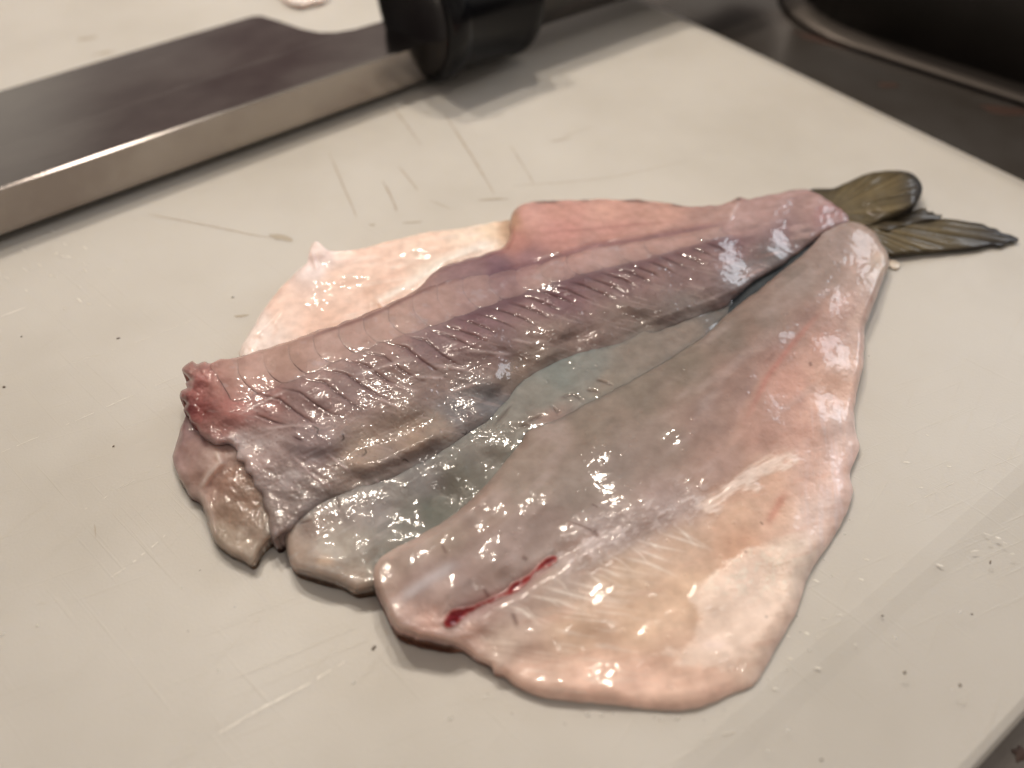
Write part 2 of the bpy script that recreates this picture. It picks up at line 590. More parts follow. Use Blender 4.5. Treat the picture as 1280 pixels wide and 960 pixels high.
def blade_mat():
    m, nt, b = mat_new('brushed_steel'); L = nt.links
    tc = nd(nt, 'ShaderNodeTexCoord')
    mp = nd(nt, 'ShaderNodeMapping', vector_type='TEXTURE'); mp.inputs['Rotation'].default_value = (0, 0, math.atan2(KE[1], KE[0])); mp.inputs['Scale'].default_value = (1 / 2500, 1 / 60, 1 / 400)
    L.new(tc.outputs['Object'], mp.inputs['Vector'])
    n = nd(nt, 'ShaderNodeTexNoise', Scale=1.0, Detail=3.0); L.new(mp.outputs['Vector'], n.inputs['Vector'])
    n2 = nd(nt, 'ShaderNodeTexNoise', Scale=60.0, Detail=4.0); L.new(tc.outputs['Object'], n2.inputs['Vector'])
    L.new(ramp(nt, n2.outputs['Fac'], [(0.35, (0.27, 0.235, 0.215)), (0.65, (0.37, 0.335, 0.305))]), b.inputs['Base Color'])
    L.new(ramp(nt, n2.outputs['Fac'], [(0.3, (0.13, 0.13, 0.13)), (0.7, (0.2, 0.2, 0.2))]), b.inputs['Roughness'])
    b.inputs['Metallic'].default_value = 1.0
    bp = nd(nt, 'ShaderNodeBump', Strength=0.06, Distance=0.0001); L.new(n.outputs['Fac'], bp.inputs['Height'])
    L.new(bp.outputs['Normal'], b.inputs['Normal'])
    return m


knife = empty('kitchen_knife', kp(40, 20, 0))
tag(knife, 'thick-spined steel kitchen knife with black handle lying behind the fish', 'knife')
STEEL = blade_mat()
ZB, ZT = 2.0, 10.4
out = [(-96, 1.5), (-60, 0), (0, 0), (60, 0), (99, 0), (99, 21.5), (92.5, 22.0), (88.8, 22.6), (84.6, 24.6), (82.0, 28.0), (80.6, 34), (80.0, 45), (79.1, 53.6), (77.5, 55.2),
       (40, 55.2), (0, 54.5), (-30, 50), (-60, 38), (-84, 17)]
bm = bmesh.new()
zt = lambda n: ZT - (ZT - 2.3) * min(max(n, 0) / 55.2, 1.0)
low = [bm.verts.new(kp(s, n, ZB if n < 30 else 1.8)) for s, n in out]
mid = [bm.verts.new(kp(s, n, zt(n) - (0.38 if n < 3 else 0.15))) for s, n in out]
top = [bm.verts.new(kp(s, n + (0.38 if n < 3 else (-0.3 if s < 90 else 0)), zt(n))) for s, n in out]
N = len(out)
for A_, B_ in ((low, mid), (mid, top)):
    for k in range(N):
        bm.faces.new([A_[k], A_[(k + 1) % N], B_[(k + 1) % N], B_[k]])
bm.faces.new(top); bm.faces.new(low[::-1])
from_bm('blade', bm, STEEL, knife, smooth=False)


def lathe_knife(name, prof, nc, zc, mat, n=56, squash=1.0):
    bm = bmesh.new(); prev = None
    for (s, r) in prof:
        ring = [bm.verts.new(kp(s, nc + r * math.cos(2 * math.pi * k / n), zc + squash * r * math.sin(2 * math.pi * k / n))) for k in range(n)]
        if prev is None:
            bm.faces.new(ring)
        else:
            for k in range(n):
                bm.faces.new([prev[k], prev[(k + 1) % n], ring[(k + 1) % n], ring[k]])
        prev = ring
    bm.faces.new(prev)
    o = from_bm(name, bm, mat, knife)
    return o


def ferrule_mat():
    m, nt, b = mat_new('black_plastic')
    b.inputs['Base Color'].default_value = (0.004, 0.004, 0.005, 1); b.inputs['Roughness'].default_value = 0.2
    b.inputs['Specular IOR Level'].default_value = 0.22
    return m


def handle_mat():
    m, nt, b = mat_new('dark_handle_wood'); L = nt.links
    tc = nd(nt, 'ShaderNodeTexCoord'); n = nd(nt, 'ShaderNodeTexNoise', Scale=200.0, Detail=3.0); L.new(tc.outputs['Object'], n.inputs['Vector'])
    L.new(ramp(nt, n.outputs['Fac'], [(0.3, (0.014, 0.011, 0.010)), (0.7, (0.035, 0.027, 0.024))]), b.inputs['Base Color'])
    b.inputs['Roughness'].default_value = 0.45
    return m


R0 = 15.5
lathe_knife('ferrule', [(94.0, R0 * 0.5), (93.3, R0 - 3.4), (93.0, R0 - 2.2), (93.2, R0 - 1.0), (93.9, R0 - 0.3), (95, R0), (97.2, R0 + .1), (98.0, R0 - 0.4), (98.8, R0 - 0.7), (106, R0 - .6), (114.6, R0 - 0.7), (115.3, R0 - .3), (116, R0), (117.4, R0), (118.3, R0 - .4), (118.7, R0 - 1.6), (118.7, R0 - 4.5)], 4.0, R0 + 0.2, ferrule_mat())
lathe_knife('handle', [(117.0, R0 - 5.0), (119.0, R0 - 4.2), (130, R0 - 4.0), (180, R0 - 2.5), (214, R0 - 2.0), (219, R0 - 4), (221, R0 - 8)], 4.0, R0 + 0.2, handle_mat())

# ------------------------------------------------------------------ scrap of pale flesh beyond the knife

# ------------------------------------------------------------------ butterflied fish
ILL = np.array([0.95, 0.855, 0.745])          # light falling on the flesh where its colours were read

def alb(c):
    l = lin(c); g = (l * np.array([0.3, 0.6, 0.1])).sum()
    return (l * 0.88 + g * np.array([0.125, 0.12, 0.11])) / ILL


cpts = lambda pts: [(u, v, alb(c)) for u, v, c in pts]
FISH_AT = at(620, 520, 0); FISH_AT[2] = 0.0
fish = empty('butterflied_fish', tuple(FISH_AT))
tag(fish, 'raw butterflied fish, skinned pink-grey flesh opened flat with olive tail still on', 'fish')
FLESH = flesh_mat('wet_flesh', crough=0.10, coat=0.62, radius=0.0010)
PEACH = flesh_mat('belly_flesh', rough=0.45, radius=0.0022, coat=0.45)
GREY = flesh_mat('translucent_grey_flesh', rough=0.4, coat=0.5)
WHITE = flesh_mat('white_membrane', rough=0.45, coat=0.5, radius=0.0003)
BONE = flesh_mat('vertebra_flesh', sss=1.0, radius=0.0004, coat=0.7)


def dots(U, V, cell, dens, seed=0, r0=1.7, r1=3.0):
    """tiny beads of moisture: jittered round bumps, height 0..1; dens is an array 0..1"""
    out = np.zeros(U.shape); ci = np.floor(U / cell).astype(int); cj = np.floor(V / cell).astype(int)
    rs = np.random.default_rng(100 + seed); T = rs.random((4, 128, 128))
    for di in (-1, 0, 1):
        for dj in (-1, 0, 1):
            i = (ci + di); j = (cj + dj); ii = i & 127; jj = j & 127
            x = (i + T[0][ii, jj]) * cell; y = (j + T[1][ii, jj]) * cell
            r = r0 + (r1 - r0) * T[2][ii, jj] ** 2
            q = ((U - x) ** 2 + ((V - y) * 1.25) ** 2) / (r * r)
            on = T[3][ii, jj] < dens
            out = np.maximum(out, np.where(on, np.clip(1 - q, 0, 1) ** 1.5 * (r / r1), 0))
    return out


# ---- grey strip in the middle
C_OUT = [(357, 664), (357, 684), (361, 700), (366, 709), (387, 717), (419, 726), (444, 738), (466, 735), (490, 730), (540, 690), (600, 640), (640, 600), (680, 560), (720, 530), (780, 500), (850, 455), (905, 405), (916, 372), (900, 366), (860, 380), (800, 405), (700, 435), (640, 470), (590, 520), (520, 565), (440, 595), (380, 630)]
C_H = [(362, 690, 3.2), (370, 670, 3.6), (400, 700, 4.0), (400, 650, 3.9), (440, 725, 3.4), (450, 680, 4.6), (440, 625, 4.3), (480, 700, 3.2), (500, 650, 3.4), (500, 605, 4.2), (560, 630, 2.6), (560, 572, 4.2), (610, 590, 2.8), (620, 540, 4.1), (650, 500, 4.0), (680, 520, 4.2), (700, 465, 4.0), (740, 480, 4.4), (800, 440, 4.0), (860, 410, 3.6), (905, 385, 2.8)]
C_C = cpts([(365, 690, (170, 146, 130)), (362, 675, (160, 138, 124)), (385, 660, (140, 120, 110)), (400, 700, (172, 152, 138)), (410, 685, (170, 158, 146)), (445, 728, (164, 142, 126)), (440, 690, (166, 154, 142)), (440, 640, (140, 126, 120)), (480, 640, (134, 124, 120)), (470, 690, (140, 132, 122)), (480, 715, (134, 122, 108)),
            (500, 650, (108, 104, 96)), (540, 640, (98, 96, 86)), (530, 600, (120, 112, 108)), (580, 600, (104, 98, 88)), (600, 555, (124, 116, 108)), (640, 550, (122, 114, 104)), (640, 505, (124, 118, 110)), (680, 500, (120, 116, 108)), (700, 470, (118, 120, 114)), (740, 460, (124, 122, 116)), (690, 525, (140, 112, 102)), (760, 480, (130, 116, 104)),
            (800, 440, (126, 112, 102)), (850, 415, (128, 112, 102)), (900, 385, (104, 94, 88))])
C_DARK = [[(650, 533), (662, 531)], [(660, 527), (678, 520)], [(745, 475), (758, 479), (766, 482)], [(700, 497), (716, 493), (726, 500)], [(733, 488), (748, 490)], [(690, 508), (696, 516), (700, 512)], [(640, 505), (618, 532)], [(421, 622), (424, 636)], [(372, 655), (390, 650)]]


def C_h(U, V, d):
    h = shepard(U, V, C_H, 3.2, 14) + 0.22 * fbm(U / 40, V / 26, 33) + 0.05 * aniso(U, V, -30, 40, 9, 35) + 0.02 * fbm(U / 8, V / 7, 36) + 0.025 * fbm(U / 4.2, V / 3.6, 38)
    h = h + 0.08 * dots(U, V, 10, 0.45 * smoothstep(-0.2, 0.4, fbm(U / 50, V / 36, 34)) + 0.1, 3)
    for s in C_DARK:
        h = h - 0.2 * line_w(U, V, s, 2.2)
    h = h + 0.45 * line_w(U, V, [(366, 690), (400, 696), (440, 700)], 9)
    return h


def C_c(U, V, d):
    c = shepard(U, V, C_C, 3.5, 10) * (1 + 0.09 * fbm(U / 20, V / 15, 39))[..., None]
    c = mixc(c, alb((176, 164, 156)), 0.4 * smoothstep(0.1, 0.6, aniso(U, V, -32, 44, 7, 37)) * smoothstep(560, 430, U))
    c = mixc(c, alb((206, 176, 150)), 0.75 * line_w(U, V, [(402, 702), (410, 701)], 6, 0)) * np.array([1.02, 0.985, 0.92])
    for s in C_DARK:
        c = mixc(c, alb((70, 52, 46)), 0.7 * line_w(U, V, s, 1.4))
    return c


def C_b(U, V):
    return shepard(U, V, [(357, 684, 1.2), (387, 717, 1.0), (444, 738, 0.8), (480, 735, 0.8), (640, 600, 2.4), (780, 500, 3.6), (905, 405, 2.4), (800, 405, 3.4), (640, 470, 3.6), (440, 595, 3.4), (380, 630, 3.2)], 3.5, 8)


# ---- back half: spine side
A_OUT = [(236, 453), (241, 450), (247, 455), (256, 451), (263, 455), (272, 450), (295, 447), (317, 440), (335, 435), (350, 430), (376, 421), (402, 411), (418, 408), (433, 401), (450, 395), (464, 388), (478, 384), (492, 376), (510, 368), (527, 356), (546, 337), (567, 328), (590, 322), (611, 315),
         (630, 308), (637, 296), (636, 280), (641, 264), (654, 254), (694, 251), (734, 249), (775, 249), (819, 251), (848, 256), (862, 258), (881, 257), (900, 256), (914, 251), (924, 246), (934, 249), (959, 244),
         (986, 238), (1011, 237), (1034, 250), (1054, 264), (1062, 275), (1046, 284), (1028, 293), (1005, 310), (985, 326), (966, 338), (944, 351), (920, 368), (904, 384), (872, 397), (840, 409),
         (799, 425), (759, 436), (730, 443), (699, 453), (671, 468), (652, 480), (634, 502), (612, 526), (596, 536), (575, 550), (544, 572), (512, 588), (481, 602), (450, 612), (425, 620), (400, 632),
         (375, 650), (357, 667), (341, 675), (335, 660), (336, 646), (329, 632), (327, 618), (318, 607), (317, 597), (306, 588), (306, 579), (294, 573), (296, 563), (288, 556), (270, 556), (258, 549), (250, 543), (246, 533), (237, 526), (235, 517), (229, 512), (233, 504), (225, 497), (227, 488), (235, 484), (231, 478), (236, 474), (229, 467), (228, 460)]
A_H = [(245, 462, 8.0), (240, 500, 6.2), (240, 520, 5.6), (300, 460, 8.6), (290, 510, 8.2), (280, 545, 6.4), (310, 570, 5.4), (330, 630, 4.2), (345, 662, 4.2), (400, 430, 9.0), (400, 480, 8.8), (400, 540, 7.8),
       (400, 600, 5.6), (390, 630, 4.9), (460, 580, 5.4), (450, 600, 4.4), (500, 380, 8.6), (500, 440, 8.6), (500, 500, 7.7), (520, 545, 5.7), (530, 573, 4.4), (580, 520, 5.1), (600, 350, 7.8), (600, 420, 8.2),
       (610, 470, 6.8), (620, 505, 4.5), (650, 475, 4.6), (660, 300, 6.6), (690, 258, 5.8), (700, 340, 7.6), (700, 400, 6.8), (720, 436, 4.7), (780, 256, 5.2), (800, 320, 7.0), (800, 370, 6.1), (800, 415, 4.2),
       (870, 264, 4.8), (880, 310, 6.2), (880, 350, 5.6), (890, 385, 4.2), (950, 255, 4.4), (950, 300, 4.9), (950, 340, 3.8), (1010, 245, 3.8), (1010, 285, 4.0), (1000, 310, 3.4), (1050, 268, 3.4)]
A_C = cpts([(240, 458, (150, 108, 98)), (246, 480, (165, 102, 95)), (236, 508, (112, 58, 54)), (250, 512, (140, 72, 66)), (275, 478, (178, 124, 112)), (300, 460, (172, 130, 116)), (290, 512, (172, 110, 100)), (262, 540, (150, 100, 90)),
            (350, 445, (170, 132, 116)), (420, 425, (166, 130, 118)), (330, 500, (158, 112, 104)), (380, 500, (146, 116, 110)), (330, 560, (168, 145, 138)), (310, 560, (178, 150, 140)), (350, 610, (152, 134, 126)), (335, 650, (140, 122, 112)), (390, 560, (150, 128, 124)),
            (380, 620, (142, 126, 118)), (430, 600, (142, 122, 110)), (450, 480, (138, 112, 106)), (450, 570, (160, 136, 118)), (520, 550, (160, 134, 114)), (550, 535, (150, 130, 114)), (500, 588, (126, 108, 98)), (545, 564, (120, 106, 98)),
            (490, 395, (164, 128, 116)), (540, 380, (156, 120, 112)), (540, 430, (132, 104, 102)), (540, 480, (138, 114, 104)), (470, 606, (138, 122, 112)), (530, 578, (134, 120, 112)), (600, 532, (128, 116, 110)), (570, 515, (128, 120, 118)), (610, 505, (118, 112, 110)), (590, 345, (140, 106, 106)), (625, 338, (118, 84, 92)), (660, 325, (150, 108, 108)),
            (600, 400, (132, 98, 100)), (620, 440, (132, 104, 98)), (640, 470, (132, 112, 98)), (645, 300, (176, 118, 104)), (640, 275, (176, 130, 100)), (660, 268, (204, 150, 136)), (700, 262, (196, 142, 126)), (700, 290, (188, 132, 120)), (680, 345, (158, 124, 118)),
            (700, 370, (124, 90, 94)), (700, 420, (132, 108, 98)), (690, 448, (128, 110, 98)), (760, 262, (196, 146, 128)), (760, 292, (186, 132, 118)), (760, 318, (166, 132, 126)), (780, 350, (128, 98, 96)), (780, 400, (128, 106, 96)), (800, 420, (122, 108, 98)), (830, 268, (190, 142, 124)),
            (840, 300, (170, 128, 118)), (860, 340, (128, 100, 96)), (860, 385, (124, 108, 100)), (900, 262, (168, 130, 118)), (920, 285, (172, 134, 126)), (920, 310, (130, 100, 100)), (930, 340, (124, 112, 110)), (960, 256, (168, 132, 124)),
            (980, 290, (136, 104, 102)), (970, 322, (116, 106, 104)), (1010, 258, (156, 122, 114)), (1030, 265, (160, 116, 112)), (1000, 300, (122, 102, 98)), (1040, 280, (150, 116, 112))])
SLITS = []; SLIT_S = []
_bx = [318, 380, 430, 480, 542, 592, 639, 690, 740, 787, 850, 890]; _by = [492, 468, 447, 426, 406, 387, 371, 354, 339, 328, 311, 299]
_u = 322.0
_rs = random.Random(12)
while _u < 890:
    _v = float(np.interp(_u, _bx, _by)); f = min(max((_u - 430) / 160, 0), 1)
    j = lambda a: _rs.uniform(-a, a)
    if f < 0.5:
        L = [(0, 3), (28, 9), (50, 26), (68, 37), (82, 41)]; kx = 1 + j(.12)
    else:
        g = max(0.55, 1 - max(0, _u - 680) / 420)
        L = [(2, 5), (20, 10), (38, 17), (56, 26)]; kx = g * (1 + j(.1))
    SLITS.append([(_u + x * kx + j(0.8), _v + y * (kx if f >= .5 else 1) + j(0.8)) for x, y in L])
    SLIT_S.append(_rs.uniform(0.55, 1.0) * (1.0 if _u < 800 else 0.7))
    _u += (27 if f < .5 else 19) + j(2)
SLITS += [[(318, 518), (345, 528), (362, 532)], [(365, 545), (380, 552)]]; SLIT_S += [0.8, 0.6]
PALE = [[(300, 517), (330, 502), (360, 487)], [(325, 538), (356, 533), (390, 531)], [(543, 457), (584, 462)], [(509, 470), (556, 473)], [(487, 479), (524, 490)], [(468, 495), (502, 511)], [(581, 438), (640, 443)], [(640, 424), (668, 430)],
        [(362, 566), (388, 592), (416, 612)], [(408, 566), (440, 592)], [(468, 598), (478, 606)], [(456, 602), (466, 612)], [(292, 545), (296, 562), (302, 580)], [(925, 250), (916, 266), (912, 278)], [(560, 490), (600, 478)], [(440, 470), (480, 458), (510, 448)]]
HAIRS = [[(452, 571), (458, 566), (456, 560)], [(502, 576), (506, 574), (512, 578)], [(428, 541), (430, 548), (426, 552)], [(390, 532), (398, 536), (396, 544)], [(576, 541), (582, 543), (584, 538)], [(648, 533), (655, 530), (663, 531)], [(400, 634), (402, 640)]]
DORSAL = [(600, 345), (640, 337), (695, 321), (745, 306), (800, 299), (865, 287), (910, 278)]
BACKLOW = [(318, 492), (380, 468), (430, 447), (480, 426), (542, 406), (592, 387), (639, 371), (690, 354), (740, 339), (787, 328), (850, 311), (890, 299), (940, 291), (1000, 282)]


def A_h(U, V, d):
    h = shepard(U, V, A_H, 3.5, 16)
    h = h + 0.30 * smoothstep(960, 760, U) * fbm(U / 60, V / 45, 2) + 0.07 * fbm(U / 18, V / 14, 5)
    muscle = smoothstep(0, 18, V - np.interp(U, [p[0] for p in BACKLOW], [p[1] for p in BACKLOW]))
    lower = smoothstep(520, 640, U) * smoothstep(0, 60, V - np.interp(U, [300, 560, 700, 900], [560, 490, 420, 350]))
    # rows of muscle blocks running down from the spine
    h = h + muscle * (1 - 0.7 * lower) * 0.06 * aniso(U, V, 26, 46, 8.5, 11)
    h = h + muscle * 0.05 * aniso(U, V, -22, 26, 4.0, 23) + 0.030 * fbm(U / 4.0, V / 3.2, 31, 2) * (0.15 + 0.85 * muscle) * smoothstep(-0.5, 0.3, fbm(U / 40, V / 30, 32)) * smoothstep(960, 800, U)
    for s, st in zip(SLITS, SLIT_S):
        h = h - 0.20 * st * line_w(U, V, s, 1.7)
        h = h + 0.045 * line_w(U, V, [(a, b - 5.5) for a, b in s], 5)
    for s in PALE:
        h = h + 0.07 * line_w(U, V, s, 2.4)
    h = h - 0.5 * line_w(U, V, DORSAL, 5, 0.1)
    h = h + 0.7 * line_w(U, V, [(420, 588), (470, 578), (520, 558), (566, 532)], 11, 0.2) - 0.12 * line_w(U, V, [(430, 606), (480, 592), (530, 570), (580, 544), (606, 524)], 6, 0.1) + 0.10 * smoothstep(40, 10, polydist(U, V, [(430, 606), (530, 575), (606, 524)])) * fbm(U / 7, V / 5, 47)
    h = h - 0.25 * line_w(U, V, [(655, 476), (700, 449), (760, 431), (830, 406), (890, 384)], 6, 0.1)
    h = h + 0.085 * dots(U, V, 7.5, 0.48 * muscle * smoothstep(1000, 860, U), 1) + 0.06 * dots(U, V, 13, 0.45 + 0 * U, 2)
    loose = smoothstep(440, 360, U) * smoothstep(520, 560, V)
    h = h + loose * (0.30 * fbm(U / 17, V / 15, 44) + 0.04 * fbm(U / 7, V / 6, 46) + 0.10 * dots(U, V, 12, 0.5 + 0 * U, 9))
    h = h + 0.060 * smoothstep(840, 920, U) * fbm(U / 5.0, V / 4.0, 98, 2)
    # torn cut end
    end = smoothstep(300, 235, U)
    h = h + end * (0.45 * fbm(U / 11, V / 11, 41) + 0.2 * fbm(U / 5, V / 5, 43))
    return h


def A_c(U, V, d):
    c = shepard(U, V, A_C, 4.0, 10)
    c = c * (1 + 0.10 * fbm(U / 22, V / 18, 61))[..., None]
    tl = smoothstep(860, 940, U)
    c = mixc(c, alb((184, 150, 142)), 0.5 * tl * smoothstep(0, 0.5, aniso(U, V, -12, 36, 7, 63)))
    c = mixc(c, alb((112, 88, 84)), 0.4 * tl * smoothstep(0.05, 0.5, aniso(U, V, -14, 40, 8, 65)))
    muscle = smoothstep(0, 16, V - np.interp(U, [p[0] for p in BACKLOW], [p[1] for p in BACKLOW]))
    f = aniso(U, V, 26, 60, 7.5, 11)
    c = c * (1 + 0.12 * muscle * f)[..., None]
    c = mixc(c, alb((176, 152, 144)), 0.32 * muscle * smoothstep(0.25, 0.7, aniso(U, V, 14, 24, 3.0, 71)))
    pur = line_w(U, V, [(a, b + 6) for a, b in BACKLOW], 8, 0.1) * smoothstep(520, 600, U) * smoothstep(1000, 900, U)
    c = mixc(c, alb((92, 58, 66)), 0.7 * pur)
    c = mixc(c, alb((112, 70, 76)), 0.60 * line_w(U, V, DORSAL, 3.6, 0.1))
    c = mixc(c, alb((168, 112, 106)), 0.5 * line_w(U, V, [(665, 292), (740, 286), (795, 281), (855, 276)], 2.0))
    for s, st in zip(SLITS, SLIT_S):
        c = mixc(c, alb((56, 24, 26)), (0.55 + 0.45 * st) * line_w(U, V, s, 1.35, 0.35))
        c = mixc(c, alb((112, 78, 78)), 0.45 * st * line_w(U, V, [(a, b + 2) for a, b in s], 3.5, 0.35))
    for s in PALE:
        c = mixc(c, alb((196, 172, 164)), 0.6 * line_w(U, V, s, 2.0))
    for s in HAIRS:
        c = mixc(c, alb((48, 34, 30)), 0.9 * line_w(U, V, s, 1.0))
    for s in ([(664, 252), (700, 252)], [(726, 250), (738, 249)], [(776, 250), (812, 252)], [(838, 255), (856, 258)], [(920, 247), (926, 250)]):
        c = mixc(c, alb((74, 58, 54)), 0.8 * line_w(U, V, s, 2.2))
    c = mixc(c, alb((118, 50, 50)), 0.8 * np.clip(line_w(U, V, [(247, 540), (256, 552)], 4) + line_w(U, V, [(236, 505), (244, 520)], 6), 0, 1))
    top = np.exp(-(d / 2.5) ** 2) * (V < np.interp(U, [240, 560, 1060], [480, 360, 262])) * smoothstep(380, 430, U) * smoothstep(640, 560, U)
    c = mixc(c, alb((110, 62, 56)), 0.6 * top)
    c = c * np.array([0.97, 0.93, 0.90]) * (1 - 0.08 * muscle)[..., None]
    loose = smoothstep(440, 360, U) * smoothstep(520, 560, V)
    c = mixc(c, alb((196, 178, 170)), 0.5 * loose * smoothstep(0.0, 0.6, fbm(U / 30, V / 24, 48, 2)))
    c = mixc(c, alb((120, 92, 86)), 0.25 * loose * smoothstep(0.1, 0.7, fbm(U / 20, V / 20, 49, 2)))
    spk = fbm(U / 3.0, V / 3.0, 93, 1)
    c = mixc(c, alb((88, 60, 60)), 0.35 * smoothstep(0.72, 0.9, spk) * muscle)
    return c


def A_b(U, V):
    b = shepard(U, V, [(240, 451, 6.5), (228, 490, 4.5), (234, 520, 4.6), (280, 555, 4.6), (310, 590, 4.2), (330, 635, 3.2), (341, 675, 2.2), (375, 650, 3.9), (450, 612, 4.0), (544, 572, 3.95), (610, 526, 4.0), (652, 480, 4.2),
                          (730, 443, 4.3), (800, 425, 3.9), (900, 386, 3.2), (960, 340, 2.7), (1010, 305, 2.6), (300, 447, 7.0), (400, 411, 7.6), (500, 372, 7.2), (600, 318, 6.0), (640, 280, 4.6), (700, 250, 4.4), (800, 250, 4.2), (900, 256, 4.0), (1000, 238, 3.2)], 4, 8)
    low = smoothstep(348, 372, U) * smoothstep(915, 895, U) * smoothstep(0, 30, V - np.interp(U, [340, 480, 600, 700, 905], [590, 540, 470, 420, 355]))
    return b + (C_h(U, V, None) - 0.15 - b) * low


back = sheet('back_fillet', fish, A_OUT, A_h, A_c, FLESH, step=1.15, base=A_b, ew=lambda U, V: 9 + 17 * smoothstep(345, 400, U) * smoothstep(0, 30, V - np.interp(U, [340, 480, 600, 700, 905], [590, 540, 470, 420, 355])), power=lambda U, V: 0.5 + 0.35 * smoothstep(345, 400, U) * smoothstep(0, 30, V - np.interp(U, [340, 480, 600, 700, 905], [590, 540, 470, 420, 355])), wob=1.6, seed=2)

# ---- backbone: vertebrae along the top of the back half
TOPL = spline([(262, 456), (295, 451), (350, 435), (402, 416), (464, 394), (527, 364), (560, 352), (610, 345), (666, 333), (725, 316), (775, 307), (819, 299), (872, 289), (905, 283)], closed=False)
LOWL = spline([(290, 502), (326, 490), (380, 468), (430, 447), (480, 426), (542, 406), (592, 387), (639, 371), (690, 354), (740, 339), (787, 328), (850, 311), (890, 299), (915, 293)], closed=False)


def along(P, t):
    seg = np.r_[0, np.cumsum(np.linalg.norm(np.diff(P, axis=0), axis=1))]; x = t * seg[-1]
    return np.array([np.interp(x, seg, P[:, 0]), np.interp(x, seg, P[:, 1])])


backbone = bpy.data.objects.new('backbone', None); COL.objects.link(backbone); backbone.parent = fish
backbone.empty_display_size = 0.01
backbone['label'] = 'pale row of vertebrae along the back fillet'
NV = 20
for k in range(NV):
    t0, t1 = k / NV, min((k + 1.06) / NV, 1.0)
    ring = []
    for f in np.linspace(0, 1, 5):
        t = t0 + (0.0 if f in (0, 1) else -0.012) * math.sin(math.pi * f)
        ring.append(along(TOPL, max(t, 0)) * (1 - f) + along(LOWL, max(t, 0)) * f)
    for f in np.linspace(1, 0, 5):
        t = t1 - 0.012 * math.sin(math.pi * f)
        ring.append(along(TOPL, t) * (1 - f) + along(LOWL, t) * f)
    P = np.array(ring); arc = [tuple(p) for p in ring[(1 if k < 2 else 2):5]]
    cen = P.mean(0); ax = along(TOPL, t0 + .02) - along(TOPL, max(t0 - .02, 0))

    def vh(U, V, d, cen=cen, arc=arc):
        return A_h(U, V, d + 20) + 0.02 + (0.06 if cen[0] < 520 else 0.03) * np.clip(1 - ((U - cen[0]) / 22) ** 2, 0, 1) + 0.03 * fbm(U / 6, V / 5, 81)

    def vc(U, V, d, arc=arc, k=k):
        c = A_c(U, V, d + 20)
        c = mixc(c, alb((186, 148, 130)), 0.30 if k < 11 else 0.22)
        c = mixc(c, alb((84, 44, 42)), (0.85 if k < 6 else 0.12) * line_w(U, V, arc, 1.2, 0.3))
        c = mixc(c, alb((104, 58, 52)), 0.6 * np.exp(-(polydist(U, V, TOPL[::3]) / 3.0) ** 2) * smoothstep(360, 420, U) * smoothstep(600, 540, U))
        c = mixc(c, alb((176, 160, 158)), 0.25 * smoothstep(0.2, 0.7, fbm(U / 14, V / 9, 87)))
        return c

    sheet('vertebra', backbone, P, vh, vc, BONE, step=1.3, base=lambda U, V: A_h(U, V, np.full(U.shape, 30.0)) - 0.02, ew=7, thick=0.8, wob=0.8, seed=k + 3)

# ---- belly flap lying behind the spine
B_OUT = [(299, 446), (311, 417), (327, 391), (352, 358), (372, 338), (383, 329), (388, 308), (394, 301), (402, 306), (411, 313), (442, 312), (480, 303), (524, 292), (574, 285), (622, 277), (640, 276), (652, 300), (650, 330), (600, 345), (540, 380), (460, 410), (380, 440), (320, 458)]
B_H = [(310, 440, 3.0), (330, 410, 3.0), (360, 370, 3.4), (393, 310, 6.0), (392, 335, 4.2), (440, 330, 4.2), (440, 370, 3.2), (400, 400, 2.8), (520, 300, 4.4), (520, 330, 3.4), (600, 290, 4.6), (600, 310, 4.2), (640, 300, 4.6)]
B_C = cpts([(310, 435, (232, 206, 188)), (325, 408, (240, 214, 196)), (350, 380, (232, 192, 168)), (392, 312, (236, 208, 192)), (394, 330, (236, 212, 200)), (420, 350, (232, 190, 164)), (400, 400, (226, 182, 156)), (480, 320, (236, 194, 168)), (480, 360, (228, 186, 160)),
            (540, 300, (240, 200, 172)), (580, 292, (244, 212, 184)), (610, 285, (238, 206, 172)), (634, 285, (196, 152, 118)), (600, 312, (236, 206, 182)), (540, 335, (232, 204, 180))])
RIBSTRIP = [(466, 379), (482, 372), (500, 362), (530, 344), (555, 326), (590, 312), (625, 303)]


def B_h(U, V, d):
    h = shepard(U, V, B_H, 3.2, 14) + 0.12 * fbm(U / 22, V / 16, 3) + 0.025 * aniso(U, V, -12, 40, 5, 7) + 0.012 * fbm(U / 5, V / 4, 9)
    h = h + 0.5 * line_w(U, V, RIBSTRIP, 6, 0.1) + 0.12 * line_w(U, V, RIBSTRIP, 14, 0) * fbm(U / 4, V / 14, 5)
    for s in ([(386, 306), (392, 325), (398, 340)], [(318, 420), (340, 400), (352, 385)], [(472, 376), (480, 386)], [(470, 370), (476, 384)]):
        h = h + 0.35 * line_w(U, V, s, 3)
    h = h + 0.5 * smoothstep(345, 305, U) * fbm(U / 9, V / 7, 77) + 0.06 * dots(U, V, 16, 0.35 + 0 * U, 6)
    return h


def B_c(U, V, d):
    c = shepard(U, V, B_C, 3.5, 10)
    c = c * (1 + 0.05 * fbm(U / 16, V / 14, 14))[..., None]
    c = mixc(c, alb((240, 214, 194)), 0.5 * smoothstep(0.1, 0.6, aniso(U, V, -10, 34, 3.2, 17)) * smoothstep(380, 440, U))
    c = mixc(c, alb((244, 226, 206)), 0.8 * line_w(U, V, RIBSTRIP, 5, 0.1))
    c = mixc(c, alb((200, 150, 124)), 0.35 * line_w(U, V, [(430, 385), (480, 350), (540, 318), (600, 300)], 5))
    c = mixc(c, alb((216, 170, 144)), 0.4 * line_w(U, V, [(340, 395), (346, 412), (338, 424)], 3))
    return c


